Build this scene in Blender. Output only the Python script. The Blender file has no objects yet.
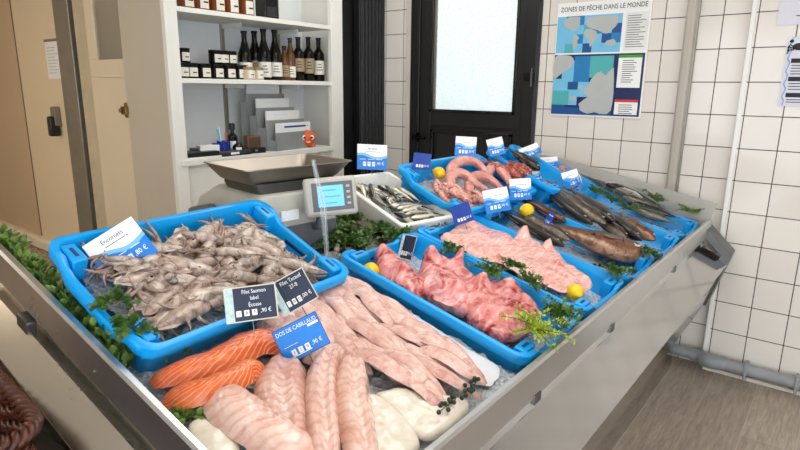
import bpy, math, random
from mathutils import Vector, Matrix, noise
random.seed(7)
PI = math.pi
SC = bpy.context.scene
COL = SC.collection
V = Vector

# ---------------------------------------------------------------- camera
F = 573.98
YAW, PIT, ROLL = math.radians(-37.98), math.radians(13.387), math.radians(0.69)
CAM = V((0, 0, 1.6))
fw = V((math.sin(YAW) * math.cos(PIT), math.cos(YAW) * math.cos(PIT), -math.sin(PIT)))
r0 = V((math.cos(YAW), -math.sin(YAW), 0)); u0 = r0.cross(fw)
RT = r0 * math.cos(ROLL) + u0 * math.sin(ROLL); UP = -r0 * math.sin(ROLL) + u0 * math.cos(ROLL)
cd = bpy.data.cameras.new('camera'); cam = bpy.data.objects.new('camera', cd); COL.objects.link(cam)
cd.sensor_width = 36; cd.lens = F / 800 * 36; cd.clip_start = 0.02
cam.matrix_world = Matrix(((RT.x, UP.x, -fw.x, CAM.x), (RT.y, UP.y, -fw.y, CAM.y), (RT.z, UP.z, -fw.z, CAM.z), (0, 0, 0, 1)))
SC.camera = cam

def ray(px, py):
    return RT * (px - 400) + UP * (225 - py) + fw * F
def on_plane(px, py, O, n):
    d = ray(px, py)
    return CAM + d * ((O - CAM).dot(n) / d.dot(n))
def at_axis(px, py, ax, val):
    d = ray(px, py)
    return CAM + d * ((val - CAM[ax]) / d[ax])

class Frame:
    """sloped surface: X down the slope, Y along the counter, Z normal"""
    def __init__(s, O, tilt, yaw=0):
        s.O = V(O)
        R = Matrix.Rotation(yaw, 3, 'Z') @ Matrix.Rotation(tilt, 3, 'Y')
        s.R = R; s.X = R @ V((1, 0, 0)); s.Y = R @ V((0, 1, 0)); s.Z = R @ V((0, 0, 1))
    def P(s, x, y, z=0): return s.O + s.X * x + s.Y * y + s.Z * z
    def px(s, px, py, h=0): return on_plane(px, py, s.O + s.Z * h, s.Z)
    def M(s, P, ang=0): return Matrix.Translation(P) @ (s.R @ Matrix.Rotation(ang, 3, 'Z')).to_4x4()
TILT = math.radians(13.4)
DECK = Frame((-.555, 0, .915), TILT)          # u up the slope is -x
def D(u, v, h=0): return DECK.P(-u, v, h)

# ---------------------------------------------------------------- materials
MATS = {}
class NT:
    def __init__(s, name):
        s.m = bpy.data.materials.new(name); s.m.use_nodes = True
        s.t = s.m.node_tree; s.b = s.t.nodes['Principled BSDF']; s.L = s.t.links
        MATS[name] = s.m
    def n(s, typ, **kw):
        nd = s.t.nodes.new(typ)
        for k, v in kw.items():
            if k in nd.inputs: nd.inputs[k].default_value = v
            else: setattr(nd, k, v)
        return nd
    def l(s, a, b): s.L.new(a, b)
    def set(s, **kw):
        for k, v in kw.items():
            k = k.replace('_', ' ')
            s.b.inputs[k].default_value = v
        return s
    def coord(s, out='Object', scale=(1, 1, 1), loc=(0, 0, 0), rot=(0, 0, 0)):
        tc = s.n('ShaderNodeTexCoord'); mp = s.n('ShaderNodeMapping')
        mp.inputs['Scale'].default_value = scale; mp.inputs['Location'].default_value = loc; mp.inputs['Rotation'].default_value = rot
        s.l(tc.outputs[out], mp.inputs['Vector']); return mp.outputs['Vector']
    def noise(s, vec, scale, detail=3, rough=.5, dist=0):
        nd = s.n('ShaderNodeTexNoise'); nd.inputs['Scale'].default_value = scale; nd.inputs['Detail'].default_value = detail
        nd.inputs['Roughness'].default_value = rough; nd.inputs['Distortion'].default_value = dist
        if vec is not None: s.l(vec, nd.inputs['Vector'])
        return nd.outputs['Fac']
    def ramp(s, fac, stops, interp='LINEAR'):
        nd = s.n('ShaderNodeValToRGB'); cr = nd.color_ramp; cr.interpolation = interp
        while len(cr.elements) < len(stops): cr.elements.new(.5)
        for e, (p, c) in zip(cr.elements, stops):
            e.position = p; e.color = (*c, 1) if len(c) == 3 else c
        s.l(fac, nd.inputs['Fac']); return nd.outputs['Color']
    def mix(s, fac, a, b, mode='MIX'):
        nd = s.n('ShaderNodeMix', data_type='RGBA', blend_type=mode)
        for sock, v in ((nd.inputs[0], fac), (nd.inputs[6], a), (nd.inputs[7], b)):
            if isinstance(v, (int, float)): sock.default_value = v
            elif isinstance(v, tuple): sock.default_value = (*v, 1)
            else: s.l(v, sock)
        return nd.outputs[2]
    def math(s, op, a, b=0):
        nd = s.n('ShaderNodeMath', operation=op)
        for sock, v in ((nd.inputs[0], a), (nd.inputs[1], b)):
            if isinstance(v, (int, float)): sock.default_value = v
            else: s.l(v, sock)
        return nd.outputs[0]
    def col(s, c):
        if isinstance(c, tuple): s.b.inputs['Base Color'].default_value = (*c, 1)
        else: s.l(c, s.b.inputs['Base Color'])
        return s
    def bump(s, h, strength=.3, dist=.002):
        nd = s.n('ShaderNodeBump'); nd.inputs['Strength'].default_value = strength; nd.inputs['Distance'].default_value = dist
        s.l(h, nd.inputs['Height']); s.l(nd.outputs['Normal'], s.b.inputs['Normal']); return s

def srgb(r, g, b):
    f = lambda c: (c / 255 / 12.92) if c <= 10 else ((c / 255 + .055) / 1.055) ** 2.4
    return (f(r), f(g), f(b))
def plain(name, c, rough=.5, metal=0, var=.08, vscale=8, bump=0, **kw):
    k = NT(name); vec = k.coord()
    n = k.noise(vec, vscale, 4)
    a = tuple(max(0, x * (1 - var)) for x in c); b = tuple(min(1, x * (1 + var)) for x in c)
    k.col(k.ramp(n, [(.3, a), (.7, b)])); k.set(Roughness=rough, Metallic=metal, **kw)
    if bump: k.bump(k.noise(vec, vscale * 12, 2), bump, .002)
    return k.m

def tile_mat(name, x0, z0=2.006 - .0, swap=False, P=.176):
    k = NT(name); vec = k.coord('Object', loc=(-x0, 0, -z0) if not swap else (0, -x0, -z0))
    sep = k.n('ShaderNodeSeparateXYZ'); k.l(vec, sep.inputs[0])
    cmb = k.n('ShaderNodeCombineXYZ'); k.l(sep.outputs[1 if swap else 0], cmb.inputs[0]); k.l(sep.outputs[2], cmb.inputs[1])
    br = k.n('ShaderNodeTexBrick', offset=0.0, squash=1.0)
    for a, b in (('Scale', 1), ('Mortar Size', .0026), ('Mortar Smooth', .1), ('Bias', 0), ('Brick Width', P), ('Row Height', P)):
        br.inputs[a].default_value = b
    br.inputs['Color1'].default_value = (*srgb(228, 221, 212), 1); br.inputs['Color2'].default_value = (*srgb(222, 214, 205), 1)
    br.inputs['Mortar'].default_value = (*srgb(62, 57, 52), 1)
    k.l(cmb.outputs[0], br.inputs['Vector']); k.col(br.outputs['Color'])
    k.l(k.ramp(br.outputs['Fac'], [(0, (.1,) * 3), (1, (.8,) * 3)]), k.b.inputs['Roughness'])
    h = k.math('ADD', k.math('MULTIPLY', br.outputs['Fac'], -1), k.math('MULTIPLY', k.noise(vec, 9, 2), .5))
    k.bump(h, .25, .004); return k.m

def plank_mat():
    k = NT('floor_planks'); vec = k.coord('Object', loc=(.43, -.25, 0))
    sep = k.n('ShaderNodeSeparateXYZ'); k.l(vec, sep.inputs[0])
    cmb = k.n('ShaderNodeCombineXYZ'); k.l(sep.outputs[1], cmb.inputs[0]); k.l(sep.outputs[0], cmb.inputs[1])
    br = k.n('ShaderNodeTexBrick', offset=.37, squash=1.0)
    for a, b in (('Scale', 1), ('Mortar Size', .0022), ('Mortar Smooth', .2), ('Brick Width', .9), ('Row Height', .22)):
        br.inputs[a].default_value = b
    br.inputs['Color1'].default_value = (.25, .25, .25, 1); br.inputs['Color2'].default_value = (.75, .75, .75, 1); br.inputs['Mortar'].default_value = (.5, .5, .5, 1)
    k.l(cmb.outputs[0], br.inputs['Vector'])
    v2 = k.coord('Object', scale=(16, 1.6, 1)); g = k.noise(v2, 3.2, 8, .68, .8)
    g2 = k.noise(k.coord('Object', scale=(90, 5, 1)), 2, 4, .6)
    c = k.ramp(g, [(.25, srgb(130, 116, 102)), (.5, srgb(174, 159, 143)), (.75, srgb(206, 192, 176))])
    c = k.mix(.35, c, k.ramp(g2, [(.3, srgb(84, 70, 58)), (.7, srgb(170, 154, 138))]))
    c = k.mix(.3, c, br.outputs['Color'], 'OVERLAY')
    c = k.mix(br.outputs['Fac'], c, srgb(176, 164, 150))
    k.col(c); k.set(Roughness=.42); k.bump(k.math('SUBTRACT', g, br.outputs['Fac']), .15, .003); return k.m

def terrazzo_mat():
    k = NT('terrazzo'); vec = k.coord()
    vo = k.n('ShaderNodeTexVoronoi'); vo.inputs['Scale'].default_value = 95; k.l(vec, vo.inputs['Vector'])
    sep = k.n('ShaderNodeSeparateXYZ'); k.l(vo.outputs['Color'], sep.inputs[0])
    k.col(k.ramp(sep.outputs[0], [(0, srgb(96, 78, 62)), (.3, srgb(150, 128, 106)), (.6, srgb(186, 166, 142)), (.9, srgb(220, 205, 184))], 'CONSTANT'))
    k.set(Roughness=.5); return k.m

def steel_mat(name, c=(.62, .62, .61), rough=.27, axis=(1, 60, 60), bump=.04):
    k = NT(name); vec = k.coord('Object', scale=axis); n = k.noise(vec, 2.2, 3, .5)
    k.col(k.ramp(n, [(.2, tuple(x * .95 for x in c)), (.8, tuple(min(1, x * 1.04) for x in c))]))
    k.set(Metallic=1.0)
    s = k.noise(k.coord(), 4.5, 3, .5, .6)
    k.l(k.ramp(k.math('ADD', k.math('MULTIPLY', n, .25), k.math('MULTIPLY', s, .75)), [(.3, (rough * .88,) * 3), (.7, (rough * 1.12,) * 3)]), k.b.inputs['Roughness'])
    
    if bump: k.bump(s, bump, .004)
    return k.m

def ice_mat():
    k = NT('ice'); vec = k.coord()
    vo = k.n('ShaderNodeTexVoronoi', feature='F1'); vo.inputs['Scale'].default_value = 75; k.l(vec, vo.inputs['Vector'])
    n = k.noise(vec, 60, 4)
    k.col(k.ramp(n, [(.3, srgb(196, 204, 210)), (.7, srgb(236, 240, 243))]))
    k.set(Roughness=.16, Transmission_Weight=.35, IOR=1.31); k.bump(k.math('ADD', vo.outputs['Distance'], n), .8, .01); return k.m

def flesh(name, stops, stripes=None, strands=None, rough=.15, blotch=None, fiber=(3, 14, 14), nscale=1.0, sss=.12, bump=.25, chev=0.0):
    """raw fish: stretched-noise fibres, optional myomere stripes along UV.x, blotches of another colour"""
    k = NT(name); uv = k.coord('UV'); ob = k.coord('Object')
    info = k.n('ShaderNodeObjectInfo')
    off = k.n('ShaderNodeVectorMath', operation='ADD'); cx = k.n('ShaderNodeCombineXYZ')
    k.l(k.math('MULTIPLY', info.outputs['Random'], 37), cx.inputs[0]); k.l(k.math('MULTIPLY', info.outputs['Random'], 11), cx.inputs[1])
    k.l(ob, off.inputs[0]); k.l(cx.outputs[0], off.inputs[1]); vec = off.outputs[0]
    n = k.noise(vec, 22 * nscale, 5, .6, .6)
    c = k.ramp(n, stops)
    hgt = n
    if blotch:
        bn = k.noise(vec, blotch[3] if len(blotch) > 3 else 14, 4, .6, 1.2)
        c = k.mix(k.ramp(bn, [(blotch[1], (0, 0, 0)), (blotch[2], (1, 1, 1))]), c, blotch[0])
    if stripes:
        freq, sc, amt = stripes[:3]
        sep = k.n('ShaderNodeSeparateXYZ'); k.l(uv, sep.inputs[0])
        d = k.math('ABSOLUTE', k.math('SUBTRACT', sep.outputs[1], .5))
        ph = k.math('ADD', k.math('ADD', sep.outputs[0], k.math('MULTIPLY', d, chev)), k.math('MULTIPLY', k.noise(vec, 30, 2), .05))
        w = k.math('ADD', k.math('MULTIPLY', k.math('SINE', k.math('MULTIPLY', ph, freq * 2 * PI)), .5), .5)
        w = k.math('POWER', w, stripes[3] if len(stripes) > 3 else 3)
        c = k.mix(k.math('MULTIPLY', w, amt), c, sc); hgt = k.math('ADD', n, k.math('MULTIPLY', w, .7))
    if strands:
        wv = k.n('ShaderNodeTexWave', wave_type='BANDS'); wv.inputs['Scale'].default_value = strands[1]; wv.inputs['Distortion'].default_value = 9; wv.inputs['Detail'].default_value = 3; wv.inputs['Detail Scale'].default_value = 1.6
        k.l(vec, wv.inputs['Vector']); w2 = k.math('POWER', wv.outputs['Fac'], 3)
        c = k.mix(k.math('MULTIPLY', w2, strands[2]), c, strands[0]); hgt = k.math('ADD', hgt, k.math('MULTIPLY', w2, .8))
    rv = k.ramp(info.outputs['Random'], [(0, (.84, .72, .70)), (.35, (.97, .90, .88)), (.65, (1, .97, .96)), (1, (1.0, 1.0, 1.0))])
    c = k.mix(1.0, c, rv, 'MULTIPLY')
    k.col(c); k.set(Roughness=rough, Subsurface_Weight=sss, Subsurface_Scale=.012, Specular_IOR_Level=.6)
    k.b.inputs['Subsurface Radius'].default_value = (1, .4, .25)
    fine = k.noise(vec, 130, 2, .5)
    k.bump(k.math('ADD', hgt, k.math('MULTIPLY', fine, .5)), bump * 1.3, .003); return k.m

def fishskin(name, back, side, belly, mid=.45, rough=.22, spots=None, metal=.15):
    k = NT(name); uv = k.coord('UV'); ob = k.coord('Object')
    info = k.n('ShaderNodeObjectInfo')
    sep = k.n('ShaderNodeSeparateXYZ'); k.l(uv, sep.inputs[0])
    n = k.noise(ob, 40, 4, .6)
    v = k.math('ADD', sep.outputs[1], k.math('MULTIPLY', k.math('SUBTRACT', n, .5), .35))
    c = k.ramp(v, [(mid - .3, belly), (mid, side), (mid + .28, back)])
    if spots:
        mo = k.noise(ob, spots[1], 5, .65, .8)
        c = k.mix(k.math('MULTIPLY', k.ramp(mo, [(spots[2], (0, 0, 0)), (spots[2] + .16, (1, 1, 1))]), spots[3]), c, spots[0])
    k.col(c); k.set(Roughness=rough, Metallic=metal, Specular_IOR_Level=.6)
    vs = k.n('ShaderNodeTexVoronoi'); vs.inputs['Scale'].default_value = 220; k.l(ob, vs.inputs['Vector'])
    k.bump(k.math('ADD', vs.outputs['Distance'], n), .2, .0015); return k.m

def leafmat(name, a, b):
    k = NT(name); n = k.noise(k.coord(), 26, 3)
    k.col(k.ramp(n, [(.3, a), (.7, b)])); k.set(Roughness=.38); return k.m

def clear_mat(name, tint=(.95, .97, .98), rough=.05, alpha=.25):
    k = NT(name); k.col(tint); k.set(Roughness=rough, Alpha=alpha, Specular_IOR_Level=.6); return k.m

TILE_A = tile_mat('wall_tiles', -.949); TILE_B = tile_mat('wall_tiles_beside_pipe', -.652); TILE_C = tile_mat('wall_tiles_right', -.307)
PLANK = plank_mat(); TERR = terrazzo_mat()
STEEL = steel_mat('stainless_steel', (.64, .64, .64), .3, (6, 1.2, 6), 0); STEELX = steel_mat('stainless_steel_side', (.60, .56, .48), .26, (1.2, 6, 6), 0)  # side steel's warm tint stands in for the warm reflection on the ledge
POL = steel_mat('polished_steel', (.50, .49, .47), .07, (3, .8, 3), .02)
PANM = steel_mat('pan_steel', (.33, .30, .26), .42, (1.5, 6, 6), 0)  # brownish dark tint stands in for what the pan reflects
DARKST = steel_mat('dark_steel', (.15, .15, .15), .4)
ICE = ice_mat()
BUMP = steel_mat('bumper_steel', (.50, .49, .48), .11, (3, .8, 3), .03)
BLUE = plain('blue_crate_plastic', srgb(8, 158, 232), .3, var=.04)
BLUED = plain('blue_crate_slot_shade', srgb(8, 62, 120), .5)  # darker crate blue paints the shade inside the slots
FOAM = plain('white_polystyrene', srgb(233, 232, 226), .7, var=.02, vscale=60, bump=.2)
CREAM = plain('cream_panel', srgb(200, 174, 140), .42, var=.025, vscale=2)
CREAM2 = plain('cream_door_panel', srgb(226, 206, 172), .4, var=.025, vscale=2)
CUPB = plain('cream_cupboard', srgb(222, 206, 178), .45, var=.02, vscale=3)
GREYP = plain('grey_side_panel', srgb(196, 185, 166), .5, var=.03, vscale=4)
WHITEW = plain('white_shelf_paint', srgb(228, 226, 218), .5, var=.02)
SHBACK = plain('pale_blue_grey_backboard', srgb(226, 229, 230), .6, var=.02)
ALU = plain('grey_aluminium', srgb(150, 146, 134), .35, .6)
BLACKM = plain('black_paint', srgb(20, 20, 21), .38, var=.1)
BLACKG = plain('black_gloss', srgb(10, 10, 12), .2)
CURT = plain('black_panel', srgb(34, 34, 36), .42, var=.15)
PIPEG = plain('grey_pvc', srgb(140, 142, 144), .4)
TRUNK = plain('cream_trunking', srgb(206, 198, 186), .4, var=.03)
WHITEP = plain('white_paper', srgb(236, 235, 232), .6, var=.01)
LILAC = plain('lilac_paper', srgb(214, 212, 222), .6, var=.01)
CARDB = plain('card_blue', srgb(14, 122, 210), .3, var=.12, vscale=20)
CARDD = plain('card_dark_blue', srgb(18, 60, 150), .3, var=.15, vscale=20)
NAVY = plain('slate_navy', srgb(28, 40, 66), .45, var=.15, vscale=20)
SEAW = plain('card_pale_strip', srgb(186, 208, 206), .4, var=.2, vscale=90)
LBLUE = plain('pale_blue', srgb(120, 186, 226), .4)
CARDW = plain('card_white', srgb(238, 240, 242), .3, var=.01)
INK = plain('black_ink', srgb(20, 20, 24), .6)
CHALK = plain('white_ink', srgb(240, 243, 246), .6, var=.01)
REDINK = plain('red_ink', srgb(206, 50, 44), .6)
GREENINK = plain('green_ink', srgb(66, 150, 40), .6)
FRAMEW = plain('card_cream_edge', srgb(214, 208, 188), .4)
WICK = None
SCALEG = plain('scale_grey_plastic', srgb(178, 176, 166), .4); SCALED = plain('scale_dark_grey', srgb(96, 100, 104), .45)
LEMON = NT('lemon_peel'); LEMON.col(LEMON.ramp(LEMON.noise(LEMON.coord(), 30), [(.3, srgb(240, 186, 0)), (.7, srgb(252, 214, 20))])).set(Roughness=.38)
LEMON.bump(LEMON.noise(LEMON.coord(), 160, 2), .3, .002); LEMON = LEMON.m
LEAF = leafmat('boxwood_leaf', srgb(34, 66, 24), srgb(84, 122, 44)); LEAFP = leafmat('parsley_leaf', srgb(40, 74, 26), srgb(86, 124, 48))
LEAFG = leafmat('garland_leaf', srgb(70, 104, 40), srgb(132, 160, 74)); LEAFY = leafmat('conifer_leaf', srgb(120, 150, 30), srgb(190, 204, 70))
LEAFD = leafmat('dark_leaf', srgb(14, 30, 22), srgb(36, 58, 40)); STEM = plain('green_stem', srgb(80, 92, 44), .5)
SALMON = flesh('salmon_flesh', [(.3, srgb(206, 82, 30)), (.7, srgb(232, 116, 52))], (15, srgb(246, 186, 140), .6, 6), chev=.6)
SOLE = flesh('sole_flesh', [(.3, srgb(204, 152, 140)), (.7, srgb(240, 212, 200))], (12, srgb(240, 220, 208), .25, 4), blotch=(srgb(176, 100, 88), .56, .8, 26), chev=1.4)
COD = flesh('cod_flesh', [(.3, srgb(220, 178, 162)), (.7, srgb(240, 214, 200))], (13, srgb(190, 132, 112), .30, 3), blotch=(srgb(204, 138, 124), .54, .78, 16), chev=.22)
WHITEF = flesh('white_fish_flesh', [(.3, srgb(222, 212, 194)), (.7, srgb(238, 232, 218))], blotch=(srgb(226, 196, 168), .55, .8, 10))
RAY = flesh('ray_wing_flesh', [(.3, srgb(214, 150, 140)), (.7, srgb(238, 194, 182))], strands=(srgb(246, 224, 216), 12, .35), blotch=(srgb(204, 96, 92), .52, .72, 11), nscale=1.1, bump=.35)
MONK = flesh('red_fish_flesh', [(.3, srgb(206, 104, 104)), (.7, srgb(236, 172, 166))], strands=(srgb(244, 206, 200), 9, .35), blotch=(srgb(150, 18, 28), .47, .64, 11), nscale=1.0, bump=.35)
SQUIDM = flesh('squid_skin', [(.25, srgb(116, 98, 88)), (.5, srgb(180, 165, 151)), (.75, srgb(222, 213, 200))], blotch=(srgb(78, 56, 50), .50, .68, 20), rough=.18, nscale=1.3)
SQUIDH = flesh('squid_head_skin', [(.25, srgb(92, 72, 66)), (.55, srgb(156, 136, 124)), (.8, srgb(206, 192, 178))], rough=.18, nscale=1.6)
TENT = flesh('pink_tentacle', [(.3, srgb(200, 130, 120)), (.7, srgb(226, 174, 160))], rough=.22)
PRAWN = flesh('pale_prawn', [(.3, srgb(206, 138, 124)), (.7, srgb(234, 198, 184))], (7, srgb(180, 84, 72), .5, 4), rough=.22)
REDF = fishskin('red_fish_skin', srgb(146, 62, 46), srgb(196, 108, 86), srgb(222, 170, 150), .35, spots=(srgb(230, 190, 172), 34, .52, .5))
SARD = fishskin('sardine_skin', srgb(34, 36, 32), srgb(160, 156, 138), srgb(226, 220, 200), .45, .16, metal=.3)
MACK = fishskin('mackerel_skin', srgb(30, 33, 30), srgb(62, 64, 56), srgb(126, 122, 108), .2, .2)
BASS = fishskin('bass_skin', srgb(104, 100, 92), srgb(208, 204, 196), srgb(238, 232, 224), .62, .18, metal=.3)
SAITHE = fishskin('saithe_skin', srgb(44, 38, 33), srgb(84, 72, 62), srgb(140, 122, 104), .14, .24)
BROWNF = fishskin('gurnard_skin', srgb(84, 50, 32), srgb(120, 76, 52), srgb(168, 128, 100), .2, .24, spots=(srgb(58, 32, 20), 30, .46, .7))
FIN = plain('fin_membrane', srgb(96, 82, 70), .35, var=.25, vscale=60); FINR = plain('red_fin_membrane', srgb(176, 92, 70), .35, var=.2, vscale=60)
FINS = plain('grey_fin_membrane', srgb(104, 104, 96), .35, var=.2, vscale=60)
EYEB = plain('fish_eye_black', srgb(8, 8, 10), .1); EYEW = plain('fish_eye_ring', srgb(196, 178, 150), .2)
CLEAR = clear_mat('clear_acrylic', (.85, .9, .93), .06, .2); SCREENP = clear_mat('grey_acrylic', srgb(190, 188, 180), .12, .62)
FILM = plain('white_plastic_film', srgb(228, 229, 232), .25, var=.03, vscale=30, bump=.3)

# ---------------------------------------------------------------- mesh helpers
class MB:
    def __init__(s): s.v = []; s.f = []; s.uv = None
    def add(s, vs, fs, uv=None):
        b = len(s.v); s.v += [tuple(x) for x in vs]; s.f += [tuple(i + b for i in f) for f in fs]
        if uv is not None:
            if s.uv is None: s.uv = [(0, 0)] * b
            s.uv += uv
        elif s.uv is not None: s.uv += [(0, 0)] * len(vs)
        return s
    def box(s, c, d, R=None):
        c = V(c); vs = []
        for z in (-.5, .5):
            for y in (-.5, .5):
                for x in (-.5, .5):
                    p = V((x * d[0], y * d[1], z * d[2]))
                    vs.append(c + (R @ p if R else p))
        return s.add(vs, [(0, 2, 3, 1), (4, 5, 7, 6), (0, 1, 5, 4), (2, 6, 7, 3), (0, 4, 6, 2), (1, 3, 7, 5)])
    def bb(s, lo, hi): return s.box([(a + b) / 2 for a, b in zip(lo, hi)], [abs(b - a) for a, b in zip(lo, hi)])
    def tube(s, pts, rad, n=8, flat=1.0, upv=V((0, 0, 1)), cap=True, uvs=True):
        pts = [V(p) for p in pts]; N = len(pts)
        if isinstance(rad, (int, float)): rad = [rad] * N
        vs = []; uv = []
        for i, p in enumerate(pts):
            t = (pts[min(i + 1, N - 1)] - pts[max(i - 1, 0)]).normalized()
            sd = upv.cross(t)
            if sd.length < 1e-4: sd = V((1, 0, 0)).cross(t)
            sd.normalize(); up = t.cross(sd)
            for k in range(n):
                a = 2 * PI * k / n
                vs.append(p + sd * (math.cos(a) * rad[i]) + up * (math.sin(a) * rad[i] * flat)); uv.append((i / (N - 1), .5 + .5 * math.cos(a)))
        fs = [(i * n + k, i * n + (k + 1) % n, (i + 1) * n + (k + 1) % n, (i + 1) * n + k) for i in range(N - 1) for k in range(n)]
        if cap: fs += [tuple(reversed(range(n))), tuple(range((N - 1) * n, N * n))]
        return s.add(vs, fs, uv if uvs else None)
    def lathe(s, prof, n=20, c=(0, 0, 0), sx=1, sy=1):
        vs = [(c[0] + r * sx * math.cos(2 * PI * k / n), c[1] + r * sy * math.sin(2 * PI * k / n), c[2] + z) for r, z in prof for k in range(n)]
        N = len(prof)
        fs = [(i * n + k, i * n + (k + 1) % n, (i + 1) * n + (k + 1) % n, (i + 1) * n + k) for i in range(N - 1) for k in range(n)]
        fs += [tuple(reversed(range(n))), tuple(range((N - 1) * n, N * n))]
        return s.add(vs, fs)
    def prism(s, poly, z0, z1):
        n = len(poly)
        vs = [(x, y, z0) for x, y in poly] + [(x, y, z1) for x, y in poly]
        return s.add(vs, [tuple(reversed(range(n))), tuple(range(n, 2 * n))] + [(i, (i + 1) % n, n + (i + 1) % n, n + i) for i in range(n)])
    def sphere(s, c, r, n=10, m=7, sc=(1, 1, 1)):
        return s.lathe([(max(1e-5, r * math.sin(PI * i / m)) * sc[0], -r * math.cos(PI * i / m) * sc[2]) for i in range(m + 1)], n, c, 1, sc[1] / sc[0])

def link(name, mesh, parent=None):
    o = bpy.data.objects.new(name, mesh); COL.objects.link(o)
    if parent: o.parent = parent
    return o
def obj(name, mb, mat, parent=None, bevel=0, smooth=40, sub=0, seg=2):
    me = bpy.data.meshes.new(name); me.from_pydata(mb.v, [], mb.f)
    if mb.uv:
        ul = me.uv_layers.new(name='UVMap')
        for lp in me.loops: ul.data[lp.index].uv = mb.uv[lp.vertex_index]
    me.materials.append(mat)
    if smooth: me.shade_smooth(); me.set_sharp_from_angle(angle=math.radians(smooth))
    me.validate(); me.update()
    o = link(name, me, parent)
    if bevel:
        b = o.modifiers.new('b', 'BEVEL'); b.width = bevel; b.segments = seg; b.limit_method = 'ANGLE'; b.harden_normals = False
    if sub:
        b = o.modifiers.new('s', 'SUBSURF'); b.levels = sub; b.render_levels = sub
    return o
def tag(o, label, cat, group=None):
    o['label'] = label; o['category'] = cat
    if group: o['group'] = group
    return o
def thing(name, label, cat, M, group=None):
    o = bpy.data.objects.new(name, None); COL.objects.link(o); o.empty_display_size = .05
    o.matrix_world = M if isinstance(M, Matrix) else Matrix.Translation(V(M))
    return tag(o, label, cat, group)
def struct(name, mb, mat, **kw):
    o = obj(name, mb, mat, **kw); o['kind'] = 'structure'; return o
def dup(root, M, label=None, group=None):
    r = root.copy(); COL.objects.link(r); r.matrix_world = M
    if label: r['label'] = label
    if group: r['group'] = group
    for ch in list(root.children):
        c = ch.copy(); COL.objects.link(c); c.parent = r
        for g in list(ch.children):
            d = g.copy(); COL.objects.link(d); d.parent = c
    return r
ORD = ['first', 'second', 'third', 'fourth', 'fifth', 'sixth', 'seventh', 'eighth', 'ninth', 'tenth', 'eleventh', 'twelfth']

def text(s, size, mat, parent, x, y, z=.001, align='CENTER', name='lettering', M=None, squash=1.0):
    cu = bpy.data.curves.new('t', 'FONT'); cu.body = s; cu.size = size; cu.align_x = align; cu.align_y = 'CENTER'; cu.resolution_u = 2
    cu.fill_mode = 'FRONT'; cu.offset = 0
    t = bpy.data.objects.new('t', cu); COL.objects.link(t)
    bpy.context.view_layer.update()
    me = bpy.data.meshes.new_from_object(t.evaluated_get(bpy.context.evaluated_depsgraph_get()))
    bpy.data.objects.remove(t); bpy.data.curves.remove(cu)
    me.materials.clear(); me.materials.append(mat)
    me.transform(Matrix.Diagonal((squash, 1, 1, 1)))
    me.transform((M or Matrix.Identity(4)) @ Matrix.Translation((x, y, z)))
    return link(name, me, parent)
def catmull(pts, per=6, closed=False):
    out = []; n = len(pts)
    rng = range(n) if closed else range(n - 1)
    for i in rng:
        if closed: a, b, c, d = pts[(i - 1) % n], pts[i], pts[(i + 1) % n], pts[(i + 2) % n]
        else: a, b, c, d = pts[max(i - 1, 0)], pts[i], pts[i + 1], pts[min(i + 2, n - 1)]
        for k in range(per):
            t = k / per
            out.append(.5 * ((2 * b) + (c - a) * t + (2 * a - 5 * b + 4 * c - d) * t * t + (3 * b - a - 3 * c + d) * t ** 3))
    if not closed: out.append(pts[-1].copy())
    return out
def nz(p, s=1.0, seed=0): return noise.noise(V(p) * s + V((seed * 7.3, seed * 3.1, seed * 1.7)))

exec_parts = []
# ================================================================ SETTING
struct('floor', MB().bb((-1.5, -3.2, -.1), (3.2, 3.9, 0)), PLANK)
struct('floor_raised', MB().bb((-7, -3.2, -.1), (-1.46, 1.85, .25)).bb((-4.2, 1.85, -.1), (-1.46, 3.65, .25)), TERR)
struct('ceiling', MB().bb((-7, -3.2, 2.8), (3.2, 3.9, 2.9)), plain('ceiling_white', srgb(235, 232, 226), .8, var=.01))
wp = plain('painted_wall', srgb(226, 220, 210), .7, var=.02)
struct('wall_left_of_door', MB().bb((-3.45, 3.65, 0), (-2.76, 3.9, 2.8)), tile_mat('wall_tiles_left_of_door', -2.835))
struct('wall_back', MB().bb((-1.70, 3.65, 0), (-.80, 3.9, 2.8)).bb((-2.76, 3.65, 2.42), (-1.70, 3.9, 2.8)), TILE_A)
struct('wall_middle', MB().bb((-.80, 3.65, 0), (-.505, 3.9, 2.8)), TILE_B)
struct('wall_right', MB().bb((-.505, 3.615, 0), (3.2, 3.9, 2.8)), TILE_C)
struct('trim_corner', MB().bb((-.518, 3.606, 0), (-.494, 3.64, 2.8)), plain('tile_corner_trim', srgb(232, 229, 223), .3, var=.01), bevel=.004)
struct('trim_door', MB().bb((-2.80, 3.635, 0), (-2.745, 3.66, 2.44)), TRUNK, bevel=.004)
# customers' side: shop front with tall openings towards the street
struct('wall_street', MB().bb((-7, -3.4, 0), (-2.5, -3.2, 2.8)).bb((-5.6, -3.4, 2.55), (3.2, -3.2, 2.8)).bb((-5.6, -3.4, 0), (3.2, -3.2, .35)).bb((-2.6, -3.4, .35), (-2.4, -3.2, 2.55)).bb((.3, -3.4, .35), (.5, -3.2, 2.55)), wp)  # unseen wall; left bay closed to darken what the steel reflects
struct('wall_entrance', MB().bb((3.2, -3.4, 0), (3.4, -2.6, 2.8)).bb((3.2, 1.9, 0), (3.4, 3.9, 2.8)).bb((3.2, -2.6, 2.5), (3.4, 1.9, 2.8)), tile_mat('wall_tiles_side', 0, swap=True))  # unseen wall, tiled so the bumper panel has tiles to reflect
struct('wall_far_left', MB().bb((-7.2, -3.4, 0), (-7, 2.0, 2.8)), CREAM)
struct('wall_shelf', MB().bb((-3.6, 1.9, 0), (-3.40, 3.9, 2.8)), SHBACK)
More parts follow.
